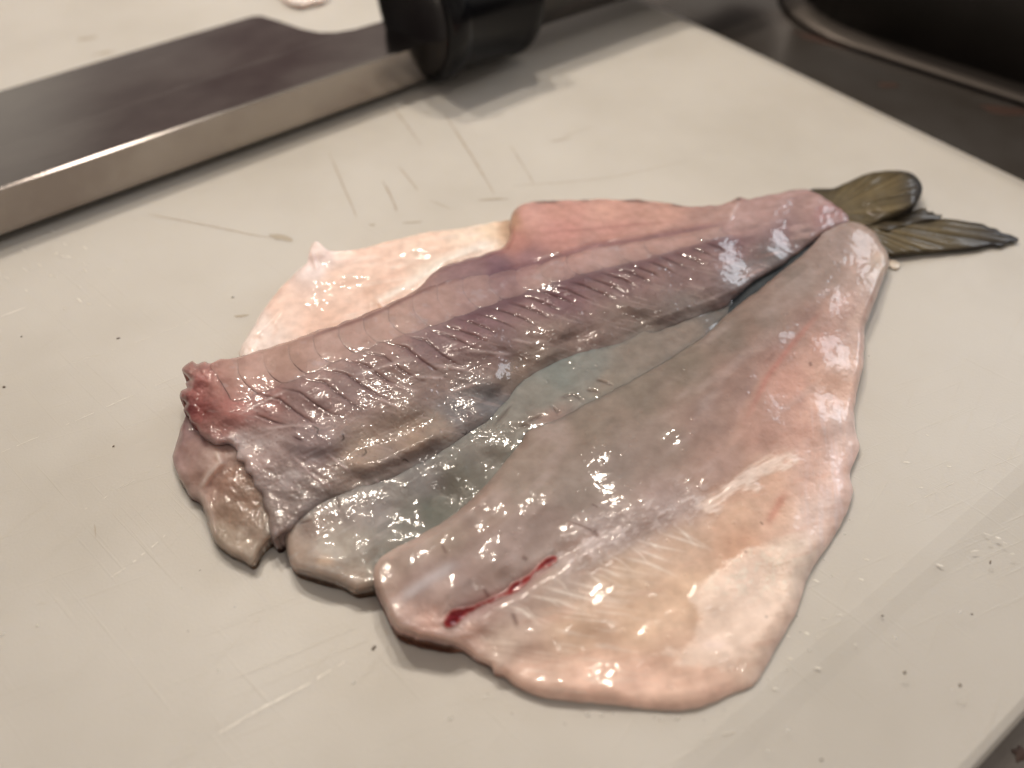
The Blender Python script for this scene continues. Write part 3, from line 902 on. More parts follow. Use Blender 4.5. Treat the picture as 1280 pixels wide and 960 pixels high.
sheet('belly_flap', fish, B_OUT, B_h, B_c, PEACH, step=1.5, base=lambda U, V: shepard(U, V, [(300, 440, 1.4), (350, 360, 2.2), (392, 304, 5.0), (500, 300, 3.4), (620, 278, 3.8), (640, 300, 4.0), (500, 400, 2.0), (600, 345, 3.0)], 3, 8), ew=7, wob=1.3, seed=6)

# ---- ragged flap hanging out at the cut end
E_OUT = [(236, 514), (228, 530), (223, 547), (216, 570), (222, 594), (232, 612), (236, 620), (248, 625), (256, 641), (261, 660), (268, 676), (287, 691), (302, 698), (316, 706), (322, 698), (326, 686), (337, 674), (352, 668), (362, 640), (345, 600), (320, 560), (280, 535), (255, 518)]
E_H = [(232, 540, 3.6), (224, 575, 2.2), (245, 575, 4.0), (240, 612, 2.2), (262, 570, 5.0), (265, 620, 3.4), (285, 600, 4.2), (280, 660, 2.4), (310, 680, 2.4), (310, 640, 3.2), (330, 660, 3.0), (300, 560, 5.0), (312, 608, 4.0)]
E_C = cpts([(230, 545, (142, 108, 100)), (224, 575, (160, 124, 112)), (240, 560, (156, 118, 104)), (250, 600, (154, 116, 98)), (240, 612, (150, 120, 104)), (262, 575, (170, 138, 122)), (285, 600, (140, 104, 84)), (290, 640, (142, 114, 92)), (270, 670, (148, 126, 104)), (305, 680, (160, 138, 116)), (325, 660, (148, 124, 104)), (312, 620, (134, 104, 84))])


def E_h(U, V, d):
    h = shepard(U, V, E_H, 3.2, 10) + 0.30 * fbm(U / 18, V / 20, 21) + 0.10 * fbm(U / 6, V / 6, 24)
    h = h + 0.12 * dots(U, V, 11, 0.5 + 0 * U, 7)
    h = h + 0.7 * line_w(U, V, [(270, 562), (276, 578), (262, 592), (250, 610)], 4.5, 0.15) + 0.4 * line_w(U, V, [(250, 612), (262, 640), (270, 672)], 4, 0.1)
    return h


def E_c(U, V, d):
    c = shepard(U, V, E_C, 3.5, 8) * np.array([1.06, 1.06, 1.08]) * (1 + 0.10 * fbm(U / 12, V / 12, 26))[..., None]
    c = mixc(c, alb((204, 178, 160)), 0.7 * line_w(U, V, [(270, 562), (276, 578), (262, 592), (250, 610)], 3.6, 0.1))
    c = mixc(c, alb((190, 164, 146)), 0.4 * line_w(U, V, [(250, 612), (262, 640), (270, 672)], 3.0, 0.1))
    c = mixc(c, alb((110, 58, 54)), 0.6 * line_w(U, V, [(252, 548), (260, 560)], 4) + 0.5 * line_w(U, V, [(232, 520), (228, 540)], 3))
    return c


sheet('torn_flap', fish, E_OUT, E_h, E_c, GREY, step=1.4, base=lambda U, V: shepard(U, V, [(225, 560, 1.0), (240, 620, 0.9), (270, 680, 0.7), (316, 706, 0.6), (340, 675, 1.2), (240, 515, 3.5), (350, 640, 3)], 3, 6), ew=9, wob=1.3, seed=9)

sheet('middle_fillet_strip', fish, C_OUT, C_h, C_c, GREY, step=1.2, base=C_b, ew=11, wob=1.2, seed=12)

# ---- large right-hand fillet with the belly wall
D_OUT = [(466, 712), (474, 698), (490, 688), (513, 675), (544, 658), (576, 636), (602, 611), (624, 586), (638, 568), (652, 552), (658, 540), (676, 532), (702, 521), (740, 500), (790, 475), (840, 446), (880, 420), (908, 394), (926, 378), (946, 364), (968, 346), (994, 325),
         (1016, 305), (1030, 290), (1048, 280), (1067, 277), (1092, 289), (1103, 305), (1110, 318), (1112, 330), (1107, 340), (1099, 364), (1088, 390), (1082, 411), (1080, 449), (1073, 483), (1068, 512), (1070, 540), (1075, 557), (1069, 576), (1063, 592), (1066, 614),
         (1057, 644), (1035, 682), (1018, 707), (1006, 732), (997, 762), (985, 785), (972, 807), (956, 837), (940, 857), (918, 866), (893, 878), (860, 887), (822, 887), (790, 884), (757, 880), (710, 876), (672, 869), (644, 856), (629, 843), (617, 839), (614, 832), (597, 823),
         (576, 808), (551, 801), (519, 794), (491, 780), (479, 756), (468, 734)]
D_H = [(480, 720, 6.0), (490, 760, 5.4), (520, 700, 7.0), (530, 780, 4.6), (560, 675, 7.0), (560, 740, 6.2), (620, 630, 6.6), (620, 700, 6.4), (590, 770, 4.2), (640, 735, 4.4), (690, 700, 4.8), (600, 810, 2.3), (660, 840, 1.9), (660, 780, 3.6), (680, 560, 5.2), (680, 620, 6.6), (720, 670, 5.6), (740, 740, 3.8), (740, 830, 2.0),
       (700, 528, 4.3), (760, 495, 4.5), (760, 560, 6.2), (800, 620, 5.8), (820, 690, 3.9), (820, 780, 3.0), (820, 860, 1.5), (840, 452, 4.2), (860, 520, 6.0), (880, 590, 5.4), (900, 640, 4.2), (900, 720, 3.4), (900, 800, 2.2), (920, 855, 1.3), (910, 400, 3.4), (920, 450, 5.4), (940, 520, 5.6), (960, 380, 4.4), (960, 430, 5.6), (980, 580, 4.4), (980, 660, 3.6),
       (970, 740, 2.0), (1010, 330, 4.0), (1020, 380, 5.4), (1020, 450, 5.0), (1020, 520, 4.6), (1040, 600, 2.6), (1030, 660, 2.0), (1060, 300, 4.2), (1070, 350, 4.4), (1065, 430, 3.0), (1055, 500, 2.6), (1095, 310, 3.0), (1060, 560, 2.0)]
D_C = cpts([(475, 735, (184, 152, 134)), (500, 700, (168, 142, 126)), (500, 765, (190, 154, 138)), (530, 730, (178, 148, 136)), (540, 785, (206, 160, 142)), (560, 670, (162, 136, 118)), (580, 720, (172, 142, 130)), (600, 640, (158, 130, 114)), (620, 690, (168, 140, 128)), (600, 760, (190, 152, 138)), (580, 795, (210, 166, 146)), (630, 800, (198, 166, 146)), (640, 750, (186, 156, 140)),
            (660, 600, (152, 130, 114)), (680, 550, (150, 126, 110)), (680, 660, (164, 138, 126)), (700, 720, (190, 162, 144)), (660, 850, (220, 176, 152)), (720, 790, (212, 172, 142)), (740, 850, (226, 178, 152)), (720, 610, (150, 130, 116)), (740, 530, (142, 122, 106)), (760, 590, (148, 128, 116)), (760, 660, (166, 144, 134)), (780, 720, (206, 170, 142)), (800, 780, (220, 178, 146)), (800, 850, (230, 182, 156)),
            (800, 490, (136, 118, 102)), (830, 560, (150, 126, 112)), (830, 630, (172, 142, 130)), (850, 680, (204, 166, 140)), (860, 740, (220, 178, 146)), (880, 870, (228, 182, 156)), (860, 460, (132, 114, 98)), (880, 530, (156, 124, 110)), (900, 580, (178, 140, 124)), (920, 640, (206, 162, 134)), (930, 680, (204, 154, 124)), (910, 420, (132, 112, 98)), (920, 480, (160, 124, 110)), (950, 540, (188, 142, 124)),
            (960, 600, (210, 164, 138)), (970, 640, (212, 168, 142)), (960, 400, (138, 114, 100)), (970, 440, (164, 124, 110)), (985, 480, (204, 150, 130)), (1000, 540, (206, 156, 136)), (1010, 600, (214, 170, 150)), (1020, 640, (226, 192, 176)), (990, 700, (234, 206, 184)), (960, 820, (226, 190, 166)), (1000, 350, (134, 114, 102)), (1010, 400, (152, 120, 108)), (1030, 430, (190, 142, 124)),
            (1040, 480, (216, 168, 144)), (1060, 460, (216, 178, 160)), (1055, 530, (216, 182, 168)), (1050, 590, (224, 184, 168)), (1040, 340, (146, 122, 110)), (1050, 310, (150, 126, 116)), (1055, 385, (188, 146, 130)), (1075, 400, (200, 166, 150)), (1075, 330, (176, 142, 128)), (1090, 310, (176, 146, 128)), (1100, 330, (196, 172, 152))])
# white belly lining and shreds of connective tissue grown onto the belly wall
M_OUT = [(860, 742), (870, 732), (884, 722), (897, 712), (912, 699), (927, 687), (948, 681), (968, 680), (986, 690), (991, 710), (990, 730), (982, 755), (962, 785), (943, 808), (926, 828), (914, 839), (880, 836), (838, 836), (848, 822), (834, 820), (816, 817), (842, 812), (860, 806), (868, 788), (872, 770), (862, 758)]
T_OUT = [(872, 634), (884, 622), (896, 616), (908, 606), (924, 592), (944, 580), (958, 572), (976, 566), (993, 563), (996, 572), (982, 578), (998, 578), (980, 588), (958, 594), (946, 602), (958, 612), (950, 618), (932, 612), (918, 618), (906, 630), (898, 644), (890, 642), (882, 640)]


_LG = {}


def lining(U, V):
    """soft, ragged weights of the white lining and of the tissue shreds"""
    if not _LG:
        gu = np.arange(790, 1030, 3.0); gv = np.arange(540, 860, 3.0); CU, CV = np.meshgrid(gu, gv)
        _LG['m'] = sdf(CU, CV, spline(M_OUT)); _LG['t'] = sdf(CU, CV, spline(T_OUT))
    inb = (U > 795) & (U < 1022) & (V > 545) & (V < 852)
    m = np.full(U.shape, -40.0); t = np.full(U.shape, -40.0)
    m[inb] = bil(_LG['m'], (U[inb] - 790) / 3, (V[inb] - 540) / 3); t[inb] = bil(_LG['t'], (U[inb] - 790) / 3, (V[inb] - 540) / 3)
    wm = smoothstep(-2, 7, m + 7 * fbm(U / 9, V / 7, 75, 4)) * (0.75 + 0.25 * smoothstep(0, 24, m)) * smoothstep(1012, 985, U)
    wt = smoothstep(-3, 5, t + 6 * aniso(U, V, -28, 14, 4, 73, 3))
    return wm, wt, m


BLOOD = [(563, 778), (575, 768), (592, 760), (612, 750), (632, 742), (650, 730), (666, 718), (682, 706), (694, 698)]


def D_h(U, V, d):
    h = shepard(U, V, D_H, 3.2, 18) + 0.16 * fbm(U / 60, V / 44, 51) + 0.05 * aniso(U, V, -36, 60, 12, 53)
    belly = smoothstep(0, 70, V - np.interp(U, [480, 600, 700, 850, 1000, 1080], [860, 770, 700, 640, 520, 420]))
    h = h + belly * 0.02 * aniso(U, V, -12, 55, 5.0, 55) + (0.02 - 0.01 * belly) * fbm(U / 9, V / 7, 57) + (1 - 0.75 * belly) * 0.014 * fbm(U / 3.8, V / 3.2, 58) * smoothstep(-0.5, 0.4, fbm(U / 70, V / 50, 88))
    fib = line_w(U, V, [(700, 700), (760, 668), (830, 640), (900, 612)], 26, 0.1)
    h = h + fib * 0.16 * aniso(U, V, -30, 9, 5, 59, 3)
    h = h - 0.55 * line_w(U, V, [(560, 780), (640, 738), (700, 694), (770, 660)], 9, 0.1)
    h = h - 0.35 * line_w(U, V, [(905, 560), (950, 470), (985, 430), (1020, 390), (1045, 345)], 8, 0.2)
    h = h + 0.035 * smoothstep(985, 1030, U) * smoothstep(480, 530, V) * aniso(U, V, 84, 60, 4.6, 65)
    h = h + 0.08 * dots(U, V, 9.5, (1 - 0.85 * belly) * (0.08 + 0.40 * smoothstep(0.0, 0.45, fbm(U / 55, V / 40, 89))), 4) + 0.11 * dots(U, V, 24, 0.35 + 0 * U, 5, 2.2, 3.6)
    h = h + 0.050 * smoothstep(900, 985, U) * smoothstep(720, 640, V) * fbm(U / 4.2, V / 3.6, 97, 2) + 0.05 * smoothstep(920, 1000, U) * dots(U, V, 7, 0.4 + 0 * U, 12)
    wm, wt, _m = lining(U, V)
    h = h + wm * (0.10 + 0.10 * smoothstep(-0.1, 0.5, fbm(U / 7, V / 6, 76)) * smoothstep(780, 710, V)) + wt * (0.12 + 0.12 * aniso(U, V, -28, 16, 4, 80, 3))
    rip = smoothstep(640, 560, U) * smoothstep(740, 780, V)
    h = h + rip * 0.25 * fbm(U / 10, V / 8, 67)
    return h


def D_c(U, V, d):
    c = shepard(U, V, D_C, 3.5, 14) * (1 + 0.07 * fbm(U / 26, V / 20, 60))[..., None]
    belly = smoothstep(0, 60, V - np.interp(U, [480, 600, 700, 850, 1000, 1080], [860, 770, 700, 640, 520, 420]))
    c = mixc(c, alb((232, 204, 184)), 0.55 * belly * smoothstep(0.12, 0.6, aniso(U, V, 8, 46, 3.4, 62)) * smoothstep(860, 720, U))
    c = mixc(c, alb((212, 160, 136)), 0.3 * belly * smoothstep(0.1, 0.6, aniso(U, V, -14, 60, 8, 64)))
    up = 1 - belly
    c = c * (1 - 0.13 * up * smoothstep(470, 560, U) * smoothstep(1060, 960, U))[..., None]
    c = mixc(c, alb((178, 154, 144)), 0.28 * up * smoothstep(0.05, 0.7, aniso(U, V, -38, 60, 16, 66)))
    c = mixc(c, alb((104, 84, 74)), 0.18 * up * smoothstep(0.1, 0.8, aniso(U, V, -38, 70, 15, 68)))
    fib = line_w(U, V, [(690, 708), (760, 668), (830, 640), (890, 615)], 24, 0.1)
    c = mixc(c, alb((190, 166, 156)), 0.55 * fib)
    c = mixc(c, alb((212, 190, 180)), fib * 0.8 * smoothstep(0.0, 0.45, aniso(U, V, -30, 9, 5, 59, 3)))
    for i in range(22):
        t = i / 21.0; a0 = 628 + t * 215 + 7 * math.sin(i * 5.1); b0 = 762 - t * 105 + 5 * math.sin(i * 3.3); L = 46 + 26 * math.sin(i * 2.3 + 1)
        c = mixc(c, alb((236, 214, 196)), (0.35 + 0.3 * math.sin(i * 7.7) ** 2) * line_w(U, V, [(a0, b0), (a0 + L * .5, b0 + 6 + 4 * t), (a0 + L, b0 + 20 + 5 * math.sin(i))], 1.3 + 0.7 * math.sin(i * 1.7) ** 2, 0.4))
    c = mixc(c, alb((176, 100, 86)), 0.45 * line_w(U, V, [(930, 530), (960, 470), (990, 430), (1030, 385)], 4, 0.3))
    c = mixc(c, alb((186, 112, 90)), 0.6 * line_w(U, V, [(956, 660), (968, 640), (984, 612)], 6, 0.3))
    c = mixc(c, alb((222, 206, 208)), 0.25 * smoothstep(985, 1035, U) * smoothstep(480, 540, V) * smoothstep(0.0, 0.6, aniso(U, V, 86, 50, 5.0, 65)))
    c = mixc(c, alb((204, 190, 186)), 0.6 * line_w(U, V, [(496, 752), (530, 728), (575, 702)], 7, 0.2))
    for s, wd in (([(708, 651), (724, 656), (738, 662), (742, 668)], 1.4), ([(640, 765), (647, 783)], 3.0), ([(742, 662), (748, 672)], 3.5), ([(604, 735), (612, 748)], 2.4), ([(552, 680), (558, 692)], 1.5), ([(739, 630), (748, 634)], 1.2), ([(1012, 452), (1014, 458)], 2.2), ([(484, 716), (488, 722)], 3.2),
                  ([(660, 700), (652, 696)], 3), ([(950, 652), (954, 656)], 1.2)):
        c = mixc(c, alb((96, 62, 52)), 0.7 * line_w(U, V, s, wd, 0.2))
    c = mixc(c, alb((176, 90, 84)), 0.4 * line_w(U, V, BLOOD, 9, 0.1))
    c = c * np.array([0.985, 0.98, 0.965]) * (1 + belly[..., None] * np.array([0.02, 0.03, 0.02]))
    wm, wt, m_ = lining(U, V)
    mc = np.broadcast_to(alb((246, 212, 186)), U.shape + (3,)) * (1 + 0.05 * fbm(U / 14, V / 12, 72))[..., None]
    mc = mixc(mc, alb((250, 226, 200)), 0.8 * smoothstep(0.0, 0.4, fbm(U / 7, V / 7, 74)) * smoothstep(770, 720, V))
    mc = mixc(mc, alb((214, 186, 174)), 0.5 * line_w(U, V, [(874, 806), (912, 806)], 6, 0.3))
    for p in ((890, 716), (905, 702), (932, 690), (868, 722), (944, 680), (958, 771)):
        mc = mixc(mc, alb((120, 96, 80)), 0.8 * np.exp(-((U - p[0]) ** 2 + (V - p[1]) ** 2) / 3.0))
    c = mixc(c, mc, 0.9 * wm)
    tc_ = mixc(np.broadcast_to(alb((228, 200, 180)), U.shape + (3,)), alb((196, 158, 134)), 0.7 * smoothstep(0.05, 0.5, aniso(U, V, -26, 26, 3.6, 79)))
    c = mixc(c, tc_, 0.85 * wt)
    rim = np.exp(-(d / 6) ** 2) * smoothstep(640, 700, V)
    c = mixc(c, alb((232, 188, 164)), 0.4 * rim)
    return c


def D_b(U, V):
    b = shepard(U, V, [(466, 712, 2.2), (513, 675, 3.8), (576, 636, 4.2), (624, 586, 3.6), (652, 552, 3.9), (676, 532, 4.25), (740, 500, 4.45), (790, 475, 4.3), (840, 446, 4.1), (880, 420, 3.7), (908, 394, 2.8), (946, 364, 2.4), (994, 325, 2.4), (1030, 290, 2.6),
                          (1067, 277, 2.6), (1103, 305, 1.8), (1099, 364, 1.6), (1080, 449, 1.1), (1070, 540, 0.9), (1064, 600, 0.8), (1018, 707, 0.4), (972, 807, 0.3), (893, 878, 0.3), (790, 884, 0.3), (672, 869, 0.35), (597, 823, 0.6), (519, 794, 0.9), (479, 756, 1.0)], 4, 6)
    m = smoothstep(640, 680, U) * smoothstep(912, 890, U) * smoothstep(0, 20, np.interp(U, [640, 700, 800, 910], [590, 560, 500, 430]) - V)
    return b + (C_h(U, V, None) - 0.12 - b) * m


right_fillet = sheet('belly_fillet', fish, D_OUT, D_h, D_c, PEACH, step=1.15, base=D_b, ew=lambda U, V: 10 + 14 * smoothstep(600, 720, U) * smoothstep(480, 620, V), power=lambda U, V: 0.5 + 0.4 * smoothstep(600, 720, U) * smoothstep(480, 620, V), wob=1.2, seed=15)


def d_surface(U, V):
    """height of the belly fillet's finished surface near its middle (its rim falls off over 11 px)"""
    return D_h(U, V, None)


def overlay(name, outline, dh, cfun, mat, ew=5, wob=2.0, seed=1, noise=0.08, parent=None, thick=0.7):
    sheet(name, parent or fish, outline, lambda U, V, d: D_h(U, V, d) + dh + noise * fbm(U / 6, V / 5, seed) + 0.5 * noise * fbm(U / 3.2, V / 3.2, seed + 1), cfun, mat, step=1.3,
          base=lambda U, V: D_h(U, V, None) - 0.02, ew=ew, thick=thick, wob=wob, seed=seed)


# blood left in the vein along the ribs
def band(poly, widths):
    P = np.asarray(poly, float); T = np.gradient(P, axis=0); T /= np.linalg.norm(T, axis=1)[:, None]; Nn = np.stack([-T[:, 1], T[:, 0]], -1); W_ = np.asarray(widths)[:, None]
    return np.concatenate([P + Nn * W_, (P - Nn * W_)[::-1]])


BLOODM = flesh_mat('blood', rough=0.3, sss=0.25, coat=0.6, bump=0.1, radius=0.0003)
overlay('blood_vein', band([(555, 782), (563, 776), (572, 769), (584, 763), (600, 756), (620, 747), (634, 741), (643, 734), (652, 728), (664, 719), (674, 710), (684, 704), (692, 699), (697, 696)], [4, 10, 10, 6, 3.6, 4, 4.2, 7, 6, 3.2, 4, 7, 6.5, 3]), 0.10,
        lambda U, V, d: mixc(D_c(U, V, d + 40), mixc(np.broadcast_to(lin((150, 44, 44)) * 0.9, U.shape + (3,)), lin((112, 10, 24)) * 0.9, smoothstep(2, 7, d)), smoothstep(0, 3.5, d + 2 * fbm(U / 6, V / 6, 18))), BLOODM, ew=4, wob=1.5, seed=84, noise=0.05)

# ---- tail fin
FIN = flesh_mat('fin_membrane', rough=0.45, sss=0.10, coat=0.22, bump=0.2, radius=0.0006)


def fin_cols(U, V, root, tipdark):
    ang = np.arctan2(V - root[1], U - root[0]); r = np.hypot(U - root[0], V - root[1])
    ray = fbm(ang * 34, r / 150, 91, 3)
    c = np.broadcast_to(alb((92, 76, 46)), U.shape + (3,)) * (1 + 0.75 * ray)[..., None]
    c = mixc(c, alb((44, 38, 34)), tipdark)
    return c, ang, r, ray


def fin_h(root, pts, lift):
    def f(U, V, d):
        ang = np.arctan2(V - root[1], U - root[0]); r = np.hypot(U - root[0], V - root[1])
        return shepard(U, V, pts, 3, 10) + 0.30 * fbm(ang * 34, r / 150, 91, 3) * smoothstep(20, 60, r)
    return f


L1_OUT = [(1070, 278), (1086, 282), (1110, 278), (1142, 274), (1160, 277), (1176, 273), (1192, 274), (1217, 278), (1230, 280), (1236, 284), (1246, 286), (1252, 291), (1263, 293), (1275, 300), (1262, 302), (1254, 307), (1240, 306), (1224, 310), (1177, 314), (1139, 317), (1113, 319), (1098, 312), (1080, 300)]
L2_OUT = [(1000, 246), (1012, 237), (1042, 235), (1054, 230), (1067, 224), (1083, 217), (1099, 214), (1116, 213), (1132, 214), (1145, 220), (1153, 233), (1150, 248), (1143, 260), (1126, 268), (1104, 277), (1084, 285), (1062, 282), (1040, 266)]
L3_OUT = [(1090, 282), (1120, 270), (1140, 263), (1158, 260), (1160, 265), (1166, 264), (1170, 268), (1188, 267), (1174, 272), (1178, 275), (1160, 277), (1130, 284), (1100, 290)]
tail = bpy.data.objects.new('tail_fin', None); COL.objects.link(tail); tail.parent = fish; tail.empty_display_size = 0.01
tail['label'] = 'dark olive forked tail fin'
RT = (1030, 268)
sheet('fin_lobe', tail, L1_OUT, fin_h(RT, [(1080, 290, 2.4), (1120, 300, 1.7), (1180, 300, 1.3), (1180, 280, 1.6), (1270, 300, 0.7), (1230, 285, 1.2)], 0),
      lambda U, V, d: fin_cols(U, V, RT, 0.75 * smoothstep(1170, 1250, U) + 0.6 * np.exp(-(d / 3) ** 2))[0], FIN, step=1.4, thick=0.35, wob=0.5, base=lambda U, V: np.full(U.shape, 0.8) + 1.0 * smoothstep(1130, 1090, U), ew=5, seed=31)
sheet('fin_lobe', tail, L2_OUT, fin_h(RT, [(1010, 245, 2.4), (1050, 255, 2.6), (1060, 230, 2.0), (1080, 270, 2.4), (1100, 250, 3.4), (1100, 218, 2.4), (1135, 225, 4.0), (1140, 245, 4.6), (1125, 262, 3.8), (1148, 235, 3.6)], 0),
      lambda U, V, d: fin_cols(U, V, RT, 0.8 * smoothstep(1110, 1150, U) + 0.7 * smoothstep(1060, 1020, U) * 0.6 + 0.5 * np.exp(-(d / 4) ** 2))[0], FIN, step=1.4, thick=0.35, wob=0.5, base=lambda U, V: 1.4 + 1.6 * smoothstep(1100, 1150, U), ew=10, seed=33)
sheet('fin_lobe', tail, L3_OUT, fin_h(RT, [(1090, 282, 2.2), (1140, 270, 1.9), (1185, 267, 1.4)], 0),
      lambda U, V, d: fin_cols(U, V, RT, 0.5 + 0.3 * smoothstep(1130, 1180, U))[0], FIN, step=1.4, thick=0.3, wob=1.0, base=lambda U, V: np.full(U.shape, 1.2), ew=4, seed=35)

# tiny scrap of skin at the tail root
sheet('skin_tag', fish, [(1108, 322), (1116, 322), (1126, 332), (1122, 337), (1112, 334)], lambda U, V, d: 0.45 + 0 * U, lambda U, V, d: np.broadcast_to(alb((206, 186, 162)), U.shape + (3,)), WHITE, step=1.2, thick=None, wob=1.0, base=lambda U, V: np.full(U.shape, 0.15), ew=4, seed=37)
# dark wedge-shaped sheet in the groove between the two halves
sheet('dark_wedge', fish, [(898, 386), (906, 372), (926, 358), (950, 342), (975, 326), (1000, 308), (1020, 296), (1030, 300), (1000, 325), (970, 350), (940, 372), (915, 396), (902, 398)], lambda U, V, d: 2.6 + 0.1 * fbm(U / 8, V / 6, 5), lambda U, V, d: np.broadcast_to(alb((52, 54, 54)), U.shape + (3,)), GREY, step=1.6, base=lambda U, V: np.full(U.shape, 2.2), ew=4, seed=39)

# ------------------------------------------------------------------ small things on the board
sheet_scrap = sheet('flesh_scrap', None, [(342, -16), (352, -2), (364, 6), (376, 8), (392, 5), (408, 0), (416, -10), (402, -26), (360, -30)], lambda U, V, d: 2.0 + 0.4 * fbm(U / 10, V / 8, 4), lambda U, V, d: np.broadcast_to(alb((244, 222, 204)), U.shape + (3,)),
                    PEACH, step=1.6, base=lambda U, V: np.full(U.shape, 0.3), ew=12, seed=44)
tag(sheet_scrap, 'small pale scrap of fish flesh lying beyond the knife blade', 'fish scrap')

BURR = plain('raised_plastic_burr', (0.74, 0.71, 0.65), 0.3)
CUT = plain('stained_cut', (0.40, 0.335, 0.26), 0.6)
SMEAR = plain('dried_smear', (0.41, 0.36, 0.29), 0.5)


def ribbon(name, pts, width, mat, h=0.03, broken=0.0, seed=0):
    """a cut or burr in the board, width and height in mm, following photo pixels on the board"""
    r = random.Random(seed)
    P = spline(pts, closed=False) if len(pts) > 2 else np.array([np.array(pts[0]) * (1 - t) + np.array(pts[1]) * t for t in np.linspace(0, 1, max(4, int(np.hypot(pts[1][0] - pts[0][0], pts[1][1] - pts[0][1]) / 5)))])
    W = at(P[:, 0], P[:, 1], 0.0)[:, :2]
    T = np.gradient(W, axis=0); T /= np.linalg.norm(T, axis=1)[:, None] + 1e-12; Nn = np.stack([-T[:, 1], T[:, 0]], -1)
    bm = bmesh.new(); prev = None; n = len(W)
    for i in range(n):
        q = i / (n - 1); k = math.sin(math.pi * min(max(q, 0.02), 0.98)) ** 0.5 * (0.6 + 0.8 * r.random())
        if broken and r.random() < broken:
            prev = None; continue
        hw = width * 0.0005 * k
        c = W[i] + Nn[i] * r.uniform(-0.00004, 0.00004)
        row = [bm.verts.new((*(c - Nn[i] * hw), 0.00001)), bm.verts.new((*c, 0.00001 + h * 0.001 * k)), bm.verts.new((*(c + Nn[i] * hw), 0.00001))]
        if prev:
            bm.faces.new([prev[0], row[0], row[1], prev[1]]); bm.faces.new([prev[1], row[1], row[2], prev[2]])
        prev = row
    if len(bm.faces) == 0:
        bm.free(); return
    o = from_bm(name, bm, mat, board)
    return o


for k, (p, wd) in enumerate((([(555, 142), (580, 180), (600, 212), (618, 243)], 0.30), ([(488, 130), (508, 156), (527, 182)], 0.25), ([(498, 208), (510, 222), (522, 238)], 0.26), ([(412, 192), (428, 230), (446, 272)], 0.22), ([(478, 226), (488, 244), (496, 264)], 0.34),
                             ([(638, 182), (652, 204), (668, 230)], 0.2), ([(186, 268), (260, 282), (330, 296), (365, 300)], 0.25), ([(700, 172), (740, 158)], 0.2), ([(640, 232), (760, 222), (860, 200)], 0.16), ([(118, 655), (120, 672)], 0.16), ([(536, 250), (566, 262)], 0.18))):
    ribbon('cut_mark', p, wd, CUT, h=0.012, seed=k)
for k, (p, wd, br) in enumerate((([(268, 920), (330, 884), (380, 858), (432, 826)], 0.30, 0.12), ([(138, 722), (170, 700), (208, 668)], 0.16, 0.2), ([(0, 566), (90, 528), (170, 492), (236, 464)], 0.14, 0.25), ([(0, 396), (32, 384)], 0.35, 0.1), ([(100, 640), (160, 605), (210, 575)], 0.10, 0.3),
                                 ([(70, 460), (180, 424), (240, 400)], 0.08, 0.3), ([(20, 760), (120, 742)], 0.08, 0.35), ([(860, 930), (940, 908)], 0.10, 0.3), ([(1120, 640), (1200, 600), (1270, 570)], 0.10, 0.3), ([(560, 880), (640, 868)], .08, .3))):
    ribbon('scratch', p, wd, BURR, h=0.05, broken=br, seed=k + 40)
# short burrs raised by the blade
rb = random.Random(21)
spots = [(rb.gauss(60, 45), rb.gauss(335, 28), 1) for _ in range(26)] + [(rb.gauss(1010, 34), rb.gauss(770, 48), 0) for _ in range(18)] + [(rb.gauss(1225, 22), rb.gauss(682, 14), 0) for _ in range(7)] + [(rb.gauss(1150, 40), rb.gauss(560, 60), 0) for _ in range(4)]
for k, (u, v, side) in enumerate(spots):
    if u > 975 + 0 * v and u < 1040 and v < 740 - (u - 990):
        continue
    if u < 2 or u > 1278 or (side == 1 and v < 290 - 0.33 * u + 14):
        continue
    L = rb.uniform(4, 11); a = rb.uniform(0.35, 0.75) if side else rb.uniform(-0.1, 0.45)
    ribbon('burr', [(u, v), (u + L * math.cos(a), v + L * math.sin(a))], rb.uniform(0.10, 0.32), BURR, h=0.06, seed=k + 100)
for k, (u, v, ru, rv, an) in enumerate(((617, 249, 2.6, 0.35, 0.05), (516, 278, 2.2, 0.22, 0.05), (350, 297, 2.2, 0.7, -0.3), (466, 281, 0.6, 0.3, 0), (300, 395, 1.0, 0.4, 0.2), (110, 48, 2.0, .8, .3), (130, 66, 2.0, .5, .4), (700, 175, 2.0, 0.25, 0.3))):
    blotch('dried_smear', (u, v), ru, rv, an, 0.00002, SMEAR, board, seed=k + 11, h=0.00003, ragged=0.4)

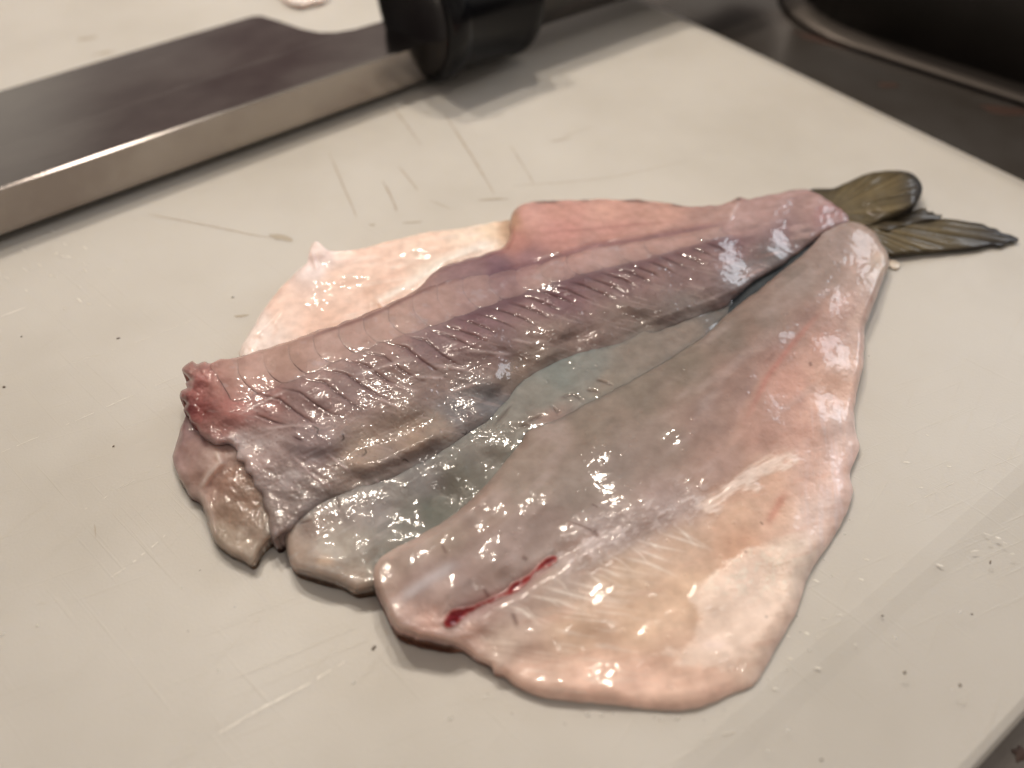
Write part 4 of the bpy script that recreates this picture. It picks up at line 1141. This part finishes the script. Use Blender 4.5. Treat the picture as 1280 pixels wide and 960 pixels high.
SPECK = plain('dark_food_bit', (0.14, 0.11, 0.085), 0.4)
SG = 'dark specks scattered on the board'
speck_list = [(148, 423, .45, .22, 'left of the spine'), (142, 558, .30, .22, ''), (5, 484, .4, .3, ''), (27, 421, .22, .2, ''), (1238, 703, .55, .14, ''), (1103, 770, .26, .2, ''), (1131, 841, .34, .3, ''), (1200, 857, .36, .26, ''), (1215, 768, .2, .18, ''),
              (1027, 950, .3, .25, ''), (467, 810, .62, .26, ''), (291, 372, .35, .15, ''), (511, 798, .2, .16, '')]
for k, (u, v, a, b_, t) in enumerate(speck_list):
    o = blotch('food_speck', (u, v), a * .62, b_ * .62, 0.6 + 0.5 * math.sin(k * 2.1), 0.00001, SPECK, None, seed=k + 60, h=0.00016, ragged=0.35)
    tag(o, 'tiny dark speck of food lying on the pale board', 'speck', SG)


def water_mat():
    m, nt, b = mat_new('water')
    b.inputs['Base Color'].default_value = (0.78, 0.77, 0.74, 1); b.inputs['Roughness'].default_value = 0.04
    b.inputs['IOR'].default_value = 1.33; b.inputs['Alpha'].default_value = 0.3
    return m


WATER = water_mat()
rd = random.Random(5)
drops = [(735, 893, .5), (752, 894, .35), (766, 892, .3), (818, 897, .3), (826, 899, .35), (846, 898, .4), (563, 898, .45), (610, 868, .2), (442, 854, .35), (1072, 560, .25), (1066, 575, .25), (1062, 650, .2), (1056, 668, .25), (1119, 797, .45), (1200, 765, .42), (1012, 813, .3), (984, 838, .2), (960, 850, .2),
         (1000, 790, .2), (996, 770, .2), (227, 735, .2), (250, 713, .2), (293, 759, .22), (235, 789, .2), (273, 839, .3), (3, 793, .5), (47, 782, .3), (1086, 445, .22), (1190, 862, .2), (985, 912, .35), (960, 938, .3), (706, 905, .2), (640, 892, .2), (880, 900, .22), (905, 888, .25), (1030, 700, .2), (1040, 720, .2)]
for k, (u, v, r) in enumerate(drops):
    o = blotch('water_droplet', (u, v), r * .8, r * .8 * rd.uniform(.55, .95), rd.uniform(0, 3), 0.00001, WATER, None, seed=k + 90, h=r * 0.0004, ragged=0.15)
    tag(o, 'tiny clear water droplet glinting on the board', 'water droplet', 'water droplets on the board around the fish')
